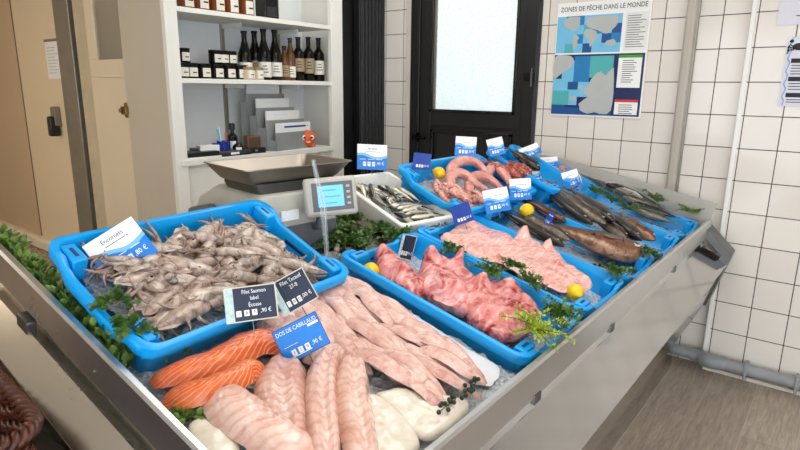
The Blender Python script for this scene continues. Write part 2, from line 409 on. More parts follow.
# cold room front (faces the counter end)
struct('wall_cold_room', MB().bb((-7, 1.85, .25), (-5.325, 2.0, 2.8)), CREAM, bevel=.006)
dr = struct('door_cold_room', MB().bb((-5.295, 1.846, .25), (-4.535, 1.99, 2.8)), CREAM2, bevel=.006)
struct('trim_seam', MB().bb((-5.328, 1.851, .25), (-5.292, 1.99, 2.8)), plain('seam_brown', srgb(96, 80, 62), .6))
struct('trim_door_frame', MB().bb((-4.53, 1.835, .25), (-4.275, 2.0, 2.8)).bb((-4.30, 1.82, .25), (-4.262, 2.0, 2.8)), ALU, bevel=.004)
struct('gap_shade_strip', MB().bb((-4.262, 1.88, .25), (-4.19, 2.0, 2.8)), BLACKM)  # black block stands in for the shade in the open gap
struct('trim_cupboard_post', MB().bb((-4.19, 1.82, .25), (-3.985, 2.0, 2.8)), plain('beige_post', srgb(196, 182, 152), .5), bevel=.004)
struct('baseboard_left', MB().bb((-7, 1.79, .25), (-4.25, 1.86, .345)), plain('curb', srgb(226, 212, 188), .5), bevel=.02, seg=3)
h = obj('door_handle', MB().bb((-4.70, 1.80, 1.30), (-4.625, 1.846, 1.44)), plain('handle_grey', srgb(120, 112, 96), .35), dr, bevel=.008)
obj('grip', MB().bb((-4.692, 1.765, 1.225), (-4.635, 1.835, 1.37)), BLACKM, h, bevel=.012)
n = thing('paper_notice', 'white printed sheet taped to the cream cold room door', 'notice', (-4.63, 1.8445, 1.77))
obj('sheet', MB().bb((-.125, -.001, -.13), (.125, .001, .13)), WHITEP, n)
mb = MB()
for i in range(9): mb.bb((-.10, -.0022, .085 - i * .022), (-.10 + random.uniform(.12, .2), -.0012, .088 - i * .022))
obj('printing', mb, plain('grey_print', srgb(150, 146, 142), .7), n)
obj('clip_strip', MB().bb((-.13, -.004, .128), (.13, .001, .146)), ALU, n)

# cupboard with a glass door
c = thing('tall_cupboard', 'cream cupboard with a glass upper door and brass latch, left of the shelves', 'cupboard', (-3.74, 1.80, .25))
obj('carcass', MB().bb((-.245, .30, 0), (.245, .33, 2.5)).bb((-.245, .03, 0), (-.225, .3, 2.5)).bb((.225, .03, 0), (.245, .3, 2.5)).bb((-.245, .03, 1.33), (.245, .3, 1.36)), CUPB, c)
dd = obj('door', MB().bb((-.245, 0, 0), (.245, .022, 1.40)).bb((-.245, 0, 1.40), (.245, .022, 1.505)).bb((-.245, 0, 1.505), (-.135, .022, 2.5)).bb((.195, 0, 1.505), (.245, .022, 2.5)), CUPB, c, bevel=.003)
obj('door_ledge', MB().bb((-.15, -.008, 1.395), (.22, .0, 1.405)), CUPB, dd, bevel=.002)
obj('pane', MB().bb((-.135, .008, 1.505), (.195, .012, 2.5)), clear_mat('cupboard_glass', srgb(190, 185, 170), .08, .1), dd)
br = plain('brass', srgb(140, 112, 62), .35, .8)
obj('latch', MB().bb((.195, -.022, 1.155), (.24, 0, 1.245)).bb((.205, -.05, 1.175), (.262, -.022, 1.225)).tube([(.222, -.05, 1.2), (.222, -.066, 1.2)], .013, 10), br, dd, bevel=.004)
t = thing('hanging_scanner', 'grey and black device hanging behind the glass of the cream cupboard', 'device', (-3.60, 2.02, 1.94))
obj('body', MB().tube([(0, 0, -.14), (-.02, 0, -.06), (-.02, 0, .05), (.01, 0, .13)], [.03, .05, .05, .03], 10), plain('device_grey', srgb(150, 152, 152), .4, .4), t)
obj('handle', MB().tube([(.05, 0, -.12), (.06, 0, .0), (.05, 0, .16), (.0, 0, .2)], [.02, .03, .03, .02], 8), BLACKM, t)
obj('hook', MB().tube([(0, 0, .19), (0, .08, .24), (0, .19, .24)], .006, 6), ALU, t)

# shelf unit
s = thing('shelf_unit', 'white built-in shelving with jars and bottles behind the counter', 'shelving', (-3.0, 2.45, .25))
def sb(name, lo, hi, m, bev=.002, par=None): return obj(name, MB().bb((lo[0] + 3.0, lo[1] - 2.45, lo[2] - .25), (hi[0] + 3.0, hi[1] - 2.45, hi[2] - .25)), m, par or s, bevel=bev)
sb('side_panel', (-3.49, 1.772, .25), (-3.0, 1.80, 2.8), GREYP)
sb('front_post', (-3.03, 1.768, .25), (-2.995, 1.845, 2.8), WHITEW)
sb('front_post', (-3.03, 3.025, .25), (-2.995, 3.14, 2.8), WHITEW)
sb('side_panel', (-3.40, 3.10, .25), (-3.03, 3.13, 2.8), WHITEW)
sb('back_board', (-3.40, 1.80, .25), (-3.375, 3.12, 2.8), SHBACK)
sb('shelf', (-3.376, 1.80, 1.615), (-3.0, 3.03, 1.642), WHITEW)
sb('shelf', (-3.376, 1.80, 1.995), (-3.0, 3.03, 2.022), WHITEW)
sb('counter_shelf', (-3.376, 1.80, 1.15), (-2.985, 3.03, 1.182), WHITEW)
sb('cabinet_front', (-3.04, 1.85, .25), (-3.02, 3.02, 1.15), WHITEW)
for y in (2.39, 2.86):
    tr = sb('shelf_track', (-3.378, y - .014, 1.2), (-3.362, y + .014, 2.75), ALU)
    for z in (1.60, 1.98): sb('bracket', (-3.37, y - .004, z - .012), (-3.16, y + .004, z + .014), WHITEW, 0, tr)

# black doorway at the end of the shelves and the frosted door
d2 = struct('door_black', MB().bb((-3.14, 3.14, .25), (-3.10, 3.40, 2.8)).bb((-3.09, 3.36, .25), (-3.03, 3.65, 2.8)), BLACKM, bevel=.004)
mb = MB()
for i in range(7): mb.tube([(-3.03, 3.39 + i * .04, .25), (-3.03, 3.39 + i * .04, 2.8)], .016, 8)
obj('rib', mb, CURT, d2)
d1 = struct('door_frosted', MB().bb((-2.745, 3.62, .2), (-2.66, 3.72, 2.42)).bb((-1.80, 3.62, .2), (-1.712, 3.72, 2.42)).bb((-2.66, 3.62, 2.32), (-1.80, 3.72, 2.42)), BLACKM, bevel=.004)
obj('leaf', MB().bb((-2.66, 3.635, .2), (-2.56, 3.69, 2.32)).bb((-1.86, 3.635, .2), (-1.80, 3.69, 2.32)).bb((-2.56, 3.635, 1.33), (-1.86, 3.69, 1.445)).bb((-2.56, 3.65, .2), (-1.86, 3.68, 1.34)), BLACKM, d1, bevel=.003)
obj('moulding', MB().bb((-2.57, 3.628, 1.43), (-2.545, 3.66, 2.34)).bb((-1.875, 3.628, 1.43), (-1.855, 3.66, 2.34)).bb((-2.57, 3.628, 1.43), (-1.855, 3.66, 1.452)), BLACKG, d1, bevel=.004)
obj('panel_bead', MB().bb((-2.55, 3.628, 1.28), (-1.87, 3.65, 1.30)).bb((-2.55, 3.628, .4), (-2.53, 3.65, 1.3)).bb((-1.89, 3.628, .4), (-1.87, 3.65, 1.3)), BLACKG, d1, bevel=.003)
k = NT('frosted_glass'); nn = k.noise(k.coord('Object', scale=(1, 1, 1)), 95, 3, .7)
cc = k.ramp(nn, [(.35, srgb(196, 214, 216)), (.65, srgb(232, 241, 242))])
k.col(cc); k.set(Roughness=.35, Emission_Strength=.40); k.l(cc, k.b.inputs['Emission Color']); k.bump(nn, .3, .004)  # emission stands in for daylight behind the pane
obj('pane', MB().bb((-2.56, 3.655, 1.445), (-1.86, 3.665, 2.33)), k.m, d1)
obj('pane_edge', MB().bb((-2.545, 3.645, 1.452), (-2.525, 3.66, 2.33)), ALU, d1)
hd = obj('handle', MB().bb((-2.70, 3.60, 1.20), (-2.66, 3.636, 1.27)).tube([(-2.68, 3.6, 1.235), (-2.68, 3.575, 1.235), (-2.56, 3.57, 1.235)], .011, 8), BLACKG, d1)
obj('hinge', MB().tube([(-1.735, 3.612, 1.62), (-1.735, 3.612, 1.74)], .014, 8).bb((-1.79, 3.612, 1.655), (-1.71, 3.625, 1.71)), BLACKG, d1)

# trunking, drain pipe
tr = struct('trim_trunking', MB().bb((-.832, 3.60, .9), (-.778, 3.655, 2.8)), plain('grey_trunking', srgb(176, 168, 156), .4, var=.03), bevel=.016, seg=3)
obj('trunking_strip', MB().bb((-.780, 3.62, .9), (-.768, 3.655, 2.8)), ALU, tr)  # narrow grey strip down the trunking's right side
mb = MB().tube([(-.80, 3.585, .075), (-.545, 3.585, .075)], .036, 14); mb.tube([(-.43, 3.555, .075), (3.1, 3.555, .075)], .036, 14)
pp = thing('drain_pipe', 'grey plastic drain pipe running along the tiled wall above the floor', 'pipe', (-.4, 3.56, .075))
obj('pipe', MB().tube([(-.42, .025, 0), (-.14, .025, 0)], .034, 14).tube([(-.02, -.005, 0), (3.4, -.005, 0)], .034, 14), PIPEG, pp)
obj('elbow', MB().tube([(-.17, .025, 0), (-.12, .022, 0), (-.09, -.008, 0), (-.05, -.016, 0), (-.01, -.005, 0), (.02, -.005, 0)], [.04, .042, .044, .044, .042, .04], 14), PIPEG, pp)
for x in (.12, .36, 1.2): obj('clip', MB().bb((x - .008, -.045, -.055), (x + .008, .04, .04)), PIPEG, pp, bevel=.003)
struct('baseboard_right', MB().bb((-.5, 3.575, 0), (3.2, 3.63, .02)), plain('joint_white', srgb(214, 206, 194), .6))

# poster on the tiles
p = thing('fishing_zones_poster', 'white and blue poster of world fishing zones on the tiled wall', 'poster', (-1.31, 3.645, 1.785))
obj('board', MB().bb((-.285, -.004, -.345), (.285, .003, .345)), WHITEP, p)
RX = Matrix.Rotation(PI / 2, 4, 'X')
def ptext(s, size, mat, x, z, par, y=-.0062, align='CENTER', sq=1.0):
    return text(s, size, mat, par, 0, 0, 0, align, 'lettering', Matrix.Translation((x, y, z)) @ RX, sq)
ptext('ZONES DE PÊCHE DANS LE MONDE', .040, INK, .0, .305, p, sq=.82)
C1 = plain('map_blue', srgb(30, 120, 178), .4, var=.04); C2 = plain('map_light_blue', srgb(112, 186, 220), .4, var=.04); C3 = plain('map_teal', srgb(78, 170, 172), .4, var=.04)
C4 = plain('map_deep_blue', srgb(18, 78, 140), .4, var=.04); CG = plain('map_grey_land', srgb(176, 180, 176), .5, var=.04); CN = plain('map_navy', srgb(14, 36, 84), .35, var=.04)
def pmap(name, x0, z0, x1, z1, base, cells, lands, legs=()):
    m = obj(name, MB().bb((x0, -.0052, z0), (x1, -.0038, z1)), base, p)
    W, H = x1 - x0, z1 - z0
    for e, (a, b, cx, d, mm) in enumerate(cells): obj('sea_zone', MB().bb((x0 + a * W, -.0055 - .00002 * e, z0 + b * H), (x0 + cx * W, -.005, z0 + d * H)), mm, m, smooth=0)
    mb = MB()
    for poly in lands:
        pts = catmull([V((x0 + a * W, z0 + b * H, 0)) for a, b in poly], 4, True); pts = [p + V((nz(p, 90), nz(p, 90, 4), 0)) * .008 for p in pts]
        q = MB().prism([(v.x, v.y) for v in pts], .0055, .0068); obj('land', MB().add([(a, -cz, b) for a, b, cz in q.v], [tuple(reversed(f)) for f in q.f]), CG, m, smooth=0)
    return m
R_ = random.Random(3)
cells = [(i / 7, j / 4, (i + 1) / 7, (j + 1) / 4, R_.choice([C1, C2, C3, C2, C2, C1, C4])) for i in range(7) for j in range(4)]
pmap('world_map', -.28, .045, .125, .265, C2, cells, [[(.14, .95), (.34, .97), (.36, .75), (.27, .6), (.2, .66), (.1, .8)], [(.28, .5), (.36, .44), (.33, .2), (.28, .1), (.27, .32)],
     [(.5, .95), (.9, .95), (.94, .75), (.8, .5), (.7, .55), (.6, .62), (.47, .74)], [(.46, .62), (.6, .6), (.64, .44), (.56, .15), (.51, .35), (.44, .5)], [(.8, .3), (.92, .32), (.9, .16), (.8, .18)]])
lg = obj('legend', MB().bb((.145, -.005, .05), (.275, -.0038, .265)), plain('legend_grey', srgb(222, 222, 218), .5), p)
mb = MB()
for i in range(14): mb.bb((.155, -.0058, .245 - i * .0135), (.155 + R_.uniform(.07, .11), -.005, .2495 - i * .0135))
obj('printing', mb, plain('print_grey', srgb(120, 120, 122), .6), lg)
cells = [(.0, 0, .16, .16, C4), (.16, 0, .7, .12, C4), (0, .16, .2, .4, C3), (0, .4, .22, .6, C2), (.2, .16, .3, .6, C2), (.24, .55, .42, .97, C1), (.3, .3, .45, .55, C2), (.42, .62, .68, .97, C3), (.18, .42, .3, .55, C4), (.1, .6, .24, .9, C2), (.55, .5, .66, .62, C3)]
m = pmap('europe_map', -.283, -.335, .275, .035, CN, cells, [[(.01, .97), (.2, .97), (.22, .82), (.1, .7), (.01, .6)], [(.42, .5), (.46, .62), (.54, .72), (.6, .66), (.66, .74), (.695, .72), (.695, .08), (.52, .04), (.36, .06), (.34, .2), (.42, .3), (.36, .4)], [(.22, .3), (.28, .31), (.29, .26), (.23, .24)], [(.30, .45), (.34, .5), (.35, .42)]])
for z1, z0, hm, nl in ((.025, -.165, GREENINK, 11), (-.235, -.325, REDINK, 5)):
    lb = obj('legend', MB().bb((.125, -.0062, z0), (.262, -.005, z1)), WHITEP, m); obj('legend_header', MB().bb((.125, -.0068, z1 - .016), (.262, -.0055, z1)), hm, lb)
    mb = MB()
    for i in range(nl): mb.bb((.15, -.0068, z1 - .034 - i * .0125), (.15 + R_.uniform(.05, .09), -.0058, z1 - .03 - i * .0125))
    obj('printing', mb, plain('print_dark', srgb(60, 60, 66), .6), lb)

# papers on the right-hand tiles
n = thing('paper_notice', 'plain lilac sheet on the right tiles, upper of the two notices', 'notice', (-.22, 3.612, 2.06))
obj('sheet', MB().bb((-.178, -.001, -.125), (.2, .002, .3)), LILAC, n)
mb = MB().bb((-.10, -.002, -.085), (.04, -.0008, -.081)); mb.bb((-.10, -.002, .05), (.1, -.0008, .054)); mb.bb((-.02, -.002, .02), (.1, -.0008, .024)); obj('printing', mb, INK, n)
n = thing('paper_notice', 'opening notice with black bars and wavy blue border on the right tiles', 'notice', (-.20, 3.612, 1.705))
pts = []
for i in range(17): pts.append((-.137 + .006 * math.sin(i * 2.1), -.17 + i * .34 / 16))
for i in range(17): pts.append((.16, .17 - i * .34 / 16))
q = MB().prism(pts, -.002, .001); obj('sheet', MB().add([(a, cz, b) for a, b, cz in q.v], q.f), LILAC, n)
q = MB()
for i in range(16): q.tube([(-.12 + .007 * math.sin(i * 2.1), -.0022, -.165 + i * .021), (-.12 + .007 * math.sin(i * 2.1 + 2.1), -.0022, -.144 + i * .021)], .003, 5)
obj('border', q, plain('notice_blue', srgb(140, 166, 214), .5), n)
for k_, (z, h_) in enumerate(((.055, .022), (-.035, .022), (-.115, .022))):
    hb = obj('header_bar', MB().bb((-.11, -.003, z - h_ / 2), (.16, -.0015, z + h_ / 2)), INK, n)
mb = MB()
for z in (.032, .018, .004, -.01, -.058, -.072, -.086, -.138, -.15): mb.bb((-.105, -.003, z - .002), (.0 + random.uniform(-.02, .1), -.0015, z + .002))
obj('printing', mb, INK, n)
mb = MB().sphere((0, -.004, .118), .022, 10, 6, (1.3, .1, .8))
for sx in (-1, 1):
    for a in range(3): mb.tube([(sx * .02, -.004, .115 - a * .006), (sx * .04, -.004, .13 - a * .014), (sx * .047, -.004, .112 - a * .014)], .003, 5)
    mb.sphere((sx * .034, -.004, .145), .009, 8, 5, (1, .3, 1))
mb.v = [(x - .085, y, z + .005) for x, y, z in mb.v]
obj('crab_emblem', mb, INK, n)

# ================================================================ COUNTER
FS = 1.0
ct = thing('fish_counter', 'long sloped stainless steel fishmonger counter full of blue crates on ice', 'counter', (-1.0, 1.9, 0))
CO = V((-1.0, 1.9, 0))
def cpart(name, mb, mat, **kw):
    mb.v = [tuple(V(p) - CO) for p in mb.v]
    return obj(name, mb, mat, ct, **kw)
YF, YB, XR, XE = .487, 3.50, -.555, -1.78
def zr(x): return .915 + math.tan(TILT) * (XR - x)
def sweepL(prof_r, prof_f):
    mb = MB(); n = len(prof_r); vs = []
    for o, z in prof_r: vs.append((XR + o, YB, .915 + z))
    for o, z in prof_r: vs.append((XR + o, YF - o, .915 + z))
    fs = [(i, i + 1, n + i + 1, n + i) for i in range(n - 1)]
    mb.add(vs, fs); vs = []
    for (o, z), (o2, z2) in zip(prof_r, prof_f): vs.append((XR + o, YF - o, .915 + z))
    for o, z in prof_f: vs.append((XE, YF - o, zr(XE) + z))
    mb.add(vs, fs); return mb
up = [(-.016, -.14), (-.016, -.006), (-.012, 0), (.002, .002), (.008, -.004), (.012, -.084), (.006, -.09), (-.01, -.09)]
cpart('upstand', sweepL(up, up), STEEL, smooth=30)
cpart('bumper_panel', MB().add([(XR + o, y, .915 + z) for y in (YB - .065, YF - .1) for o, z in ((-.03, -.088), (-.004, -.132), (.125, -.215), (.112, -.225), (.045, -.455), (-.16, -.47))], [(i, i + 1, i + 7, i + 6) for i in range(5)]), BUMP, smooth=20)
fpr = [(-.02, -.088), (-.02, -.122), (.022, -.122), (.088, -.168), (.086, -.178), (.05, -.19)]
cpart('end_ledge', MB().add([(x, YF - o, zr(x) + z) for x in (XR + .05, XE) for o, z in fpr], [(i, i + 1, i + 7, i + 6) for i in range(5)]), STEELX, smooth=20)
cpart('end_panel', MB().bb((XE + .02, YF - .05, 0), (XR - .1, YF - .02, .80)).add([(XE, YF - .045, .78), (XR - .1, YF - .045, .78), (XR - .1, YF - .045, zr(XR) - .17), (XE, YF - .045, zr(XE) - .17)], [(0, 1, 2, 3)]), BLACKM)
# outlined end bracket of the bumper
mb = MB()
path = [(-.565, .900), (-.416, .757), (-.503, .452)]
pts = [path[0], path[1], path[2], (-.548, .455), (-.468, .748), (-.585, .862)]
mb.add([(x, 3.39, z) for x, z in pts] + [(x, 3.53, z) for x, z in pts], [(0, 1, 4, 5), (1, 2, 3, 4), (11, 10, 7, 6), (10, 9, 8, 7)] + [(k_, k_ + 6, (k_ + 1) % 6 + 6, (k_ + 1) % 6) for k_ in range(6)])
cpart('end_bracket', mb, DARKST, bevel=.004)
q_ = at_axis(20, 325, 1, .455); cpart('joint_clip', MB().box((q_.x, .470, q_.z), (.06, .024, .035), Matrix.Rotation(TILT, 3, 'Y')), DARKST, bevel=.003)
for y in (1.28, 1.86, 2.7): cpart('joint_clip', MB().bb((XR + .002, y - .02, .812), (XR + .016, y + .02, .838)), DARKST, bevel=.002)
cpart('plinth', MB().bb((-1.45, YF, 0), (-.655, YB, .46)), POL)
cpart('body', MB().bb((-1.45, YF + .02, .46), (-.72, YB, .74)), STEELX)
mb = MB()
def dbox(u0, u1, v0, v1, h0, h1):
    vs = [D(u, v, h) for h in (h0, h1) for v in (v0, v1) for u in (u0, u1)]
    mb.add(vs, [(0, 2, 3, 1), (4, 5, 7, 6), (0, 1, 5, 4), (2, 6, 7, 3), (0, 4, 6, 2), (1, 3, 7, 5)])
dbox(.0, .93, YF + .01, YB, -.19, -.11); dbox(.93, 1.27, YF + .01, .545, -.15, -.08)
cpart('deck', mb, STEELX)
# wedge risers carrying the back crates
mb = MB()
def wedge(y0, y1, x0, z0, x1, z1, zb=.9):
    mb.add([(x, y, z) for y in (y0, y1) for x, z in ((x0, zb), (x0, z0), (x1, z1), (x1, zb))], [(0, 1, 2, 3), (7, 6, 5, 4), (1, 5, 6, 2), (0, 4, 5, 1), (3, 2, 6, 7), (0, 3, 7, 4)])
wedge(.60, 1.14, -1.46, 1.085, -1.12, .945); cpart('riser', mb, STEELX); mb = MB(); wedge(2.1, 3.46, -1.58, 1.125, -1.22, .975)
cpart('riser', mb, STEELX)
sp = [D(.0, YB - .004, .095), D(.93, YB - .004, .055), D(1.12, YB - .004, .02), D(1.12, YB - .004, -.12), D(0, YB - .004, -.12)]
mb = MB().add(sp + [q + V((0, .008, 0)) for q in sp], [(0, 1, 2, 3, 4), (9, 8, 7, 6, 5)] + [(i, 5 + i, 5 + (i + 1) % 5, (i + 1) % 5) for i in range(5)])
cpart('end_screen', mb, SCREENP, smooth=0)
mb = MB().bb((-.575, YB - .01, .86), (-.535, YB + .02, 1.015)); 
wt = thing('work_counter', 'steel work surface behind the display carrying the scale', 'counter', (-1.85, 2.3, .25))
obj('worktop', MB().bb((-.42, -1.2, .65), (.355, 1.2, .68)), STEELX, wt, bevel=.003); obj('cabinet', MB().bb((-.38, -1.18, 0), (.34, 1.18, .65)), WHITEW, wt)

# crushed ice bed
def icegrid(name, label, P, nu, nv, size, M=None, seed=0, amp=.012):
    vs = []; fs = []
    for i in range(nu + 1):
        for j in range(nv + 1):
            q = P(i / nu, j / nv); d = nz(q, size, seed) * amp + nz(q, size * 2.7, seed + 1) * amp * .6
            vs.append(q + DECK.Z * d)
    fs = [(i * (nv + 1) + j, i * (nv + 1) + j + 1, (i + 1) * (nv + 1) + j + 1, (i + 1) * (nv + 1) + j) for i in range(nu) for j in range(nv)]
    o = obj(name, MB().add(vs, [tuple(reversed(f)) for f in fs]), ICE, smooth=180)
    tag(o, label, 'ice'); o['kind'] = 'stuff'; return o
icegrid('crushed_ice', 'bed of crushed ice under the salmon and pale fillets', lambda a, b: D(.01 + .91 * a, .50 + .82 * b, -.082), 110, 100, 42)
icegrid('crushed_ice', 'bed of crushed ice beneath the row of blue crates', lambda a, b: D(.01 + .78 * a, 1.325 + 2.15 * b, -.108), 30, 60, 20)

# ---------------------------------------------------------------- crates
def rrect(L, W, r, n=5):
    pts = []
    for cx, cy, a0 in ((L / 2 - r, W / 2 - r, 0), (-L / 2 + r, W / 2 - r, PI / 2), (-L / 2 + r, -W / 2 + r, PI), (L / 2 - r, -W / 2 + r, 1.5 * PI)):
        for k in range(n + 1):
            a = a0 + PI / 2 * k / n; pts.append((cx + r * math.cos(a), cy + r * math.sin(a)))
    out = []
    for i, p in enumerate(pts):   # subdivide long edges so the ends can dip
        q = pts[(i + 1) % len(pts)]; d = math.hypot(q[0] - p[0], q[1] - p[1]); m = 14 if d > .15 else 1
        for k in range(m): out.append((p[0] + (q[0] - p[0]) * k / m, p[1] + (q[1] - p[1]) * k / m))
    return out
def crate(label, M, L=.70, W=.43, Dp=.13, dip=.026, group='blue fish crates'):
    t = thing('fish_crate', label, 'crate', M, group)
    def ring(ins, z, dipk=1.0):
        k = rrect(L - 2 * ins, W - 2 * ins, max(.012, .045 - ins * .4)); o = []
        for x, y in k:
            e = max(0, min(1, (abs(x) / (L / 2) - .86) / .06)); m = max(0, min(1, (.62 - abs(y) / (W / 2)) / .14)); m = m * m * (3 - 2 * m)
            o.append((x, y, z - dip * dipk * e * m))
        return o
    rings = [ring(.045, -Dp, 0), ring(.036, -Dp + .008, 0), ring(.020, -.030, 1), ring(.006, -.030), ring(.002, -.030), ring(0, -.028), ring(0, -.002), ring(.002, 0), ring(.016, 0), ring(.018, -.003), ring(.023, -.03), ring(.046, -Dp + .02, 0), ring(.056, -Dp + .012, 0)]
    n = len(rings[0]); mb = MB(); vs = [p for r in rings for p in r]
    fs = [(i * n + k, i * n + (k + 1) % n, (i + 1) * n + (k + 1) % n, (i + 1) * n + k) for i in range(len(rings) - 1) for k in range(n)]
    fs += [tuple(reversed(range(n))), tuple(range((len(rings) - 1) * n, len(rings) * n))]
    obj('tub', mb.add(vs, fs), BLUE, t, smooth=50)
    for sx in (-1, 1):
        for sy in (-1, 1):
            cx, cy = sx * (L / 2 - .040), sy * (W / 2 - .070)
            lug = obj('stacking_lug', MB().box((cx, cy, -.031), (.036, .070, .062)), BLUE, t, bevel=.005)
            obj('slot', MB().box((cx, cy, -.0005), (.010, .036, .003)), BLUED, lug, bevel=.002)
        obj('handle_slot', MB().box((sx * (L / 2 - .0215), 0, -.058), (.006, .10, .02)), BLUED, t, bevel=.004)
    return t
# front row, long sides up the slope
RIMH = -.026
FV = {'monk': 1.53, 'ray': 1.955, 'gurnard': 2.38, 'saithe': 2.81, 'mackerel': 3.255}
FL = {'monk': 'blue crate of red fish pieces, nearest of the front row', 'ray': 'blue crate of pale pink ray wings with a lemon at its front', 'gurnard': 'blue crate holding the big brown fish and slate grey fish',
      'saithe': 'blue crate of dark brown whole fish, second from the end screen', 'mackerel': 'blue crate with the silver fish and dark mackerel beside the end screen'}
for k_, v in FV.items():
    L = .63 if k_ in ('mackerel', 'saithe') else .72
    crate(FL[k_], DECK.M(D(.035 + L / 2, v, RIMH + (.004 if k_ in ('ray', 'saithe') else 0))), L, .425, .115)
SQF = Frame((-1.300, .865, 1.150), math.radians(24.5), math.radians(3.4))
crate('big blue crate full of grey squid at the left end of the counter', SQF.M(SQF.O, PI / 2), .68, .44, .15)
T1F = Frame((-1.425, 2.39, 1.180), math.radians(23)); T2F = Frame((-1.36, 2.935, 1.195), math.radians(24)); T3F = Frame((-1.32, 3.30, 1.100), math.radians(24))
crate('blue crate of curled pink tentacles and prawns behind the ray crate', T1F.M(T1F.O, PI / 2), .71, .42, .13)
crate('blue crate of orange red fish in the back row by the black door', T2F.M(T2F.O), .46, .36, .13)
crate('small blue crate of red fish pieces below the end of the tiled wall', T3F.M(T3F.O), .34, .36, .11)

# polystyrene box
BXF = Frame((-1.545, 1.940, 1.14), math.radians(16.8), math.radians(-10.4))
bx = thing('polystyrene_box', 'white polystyrene box full of silver sardines', 'box', BXF.M(BXF.O))
def obox(L, W, Dp, th):
    rs = [(L - .03, W - .03, -Dp), (L - .02, W - .02, -Dp + .006), (L, W, -.004), (L - .006, W - .006, 0), (L - 2 * th, W - 2 * th, 0), (L - 2 * th - .006, W - 2 * th - .006, -.006), (L - 2 * th - .03, W - 2 * th - .03, -Dp + .02)]
    rr = [[(x, y, z) for x, y in rrect(a, b, .02, 4)] for a, b, z in rs]; n = len(rr[0])
    fs = [(i * n + k, i * n + (k + 1) % n, (i + 1) * n + (k + 1) % n, (i + 1) * n + k) for i in range(len(rr) - 1) for k in range(n)] + [tuple(reversed(range(n))), tuple(range((len(rr) - 1) * n, len(rr) * n))]
    return MB().add([p for r in rr for p in r], fs)
obj('tub', obox(.485, .325, .13, .02), FOAM, bx)
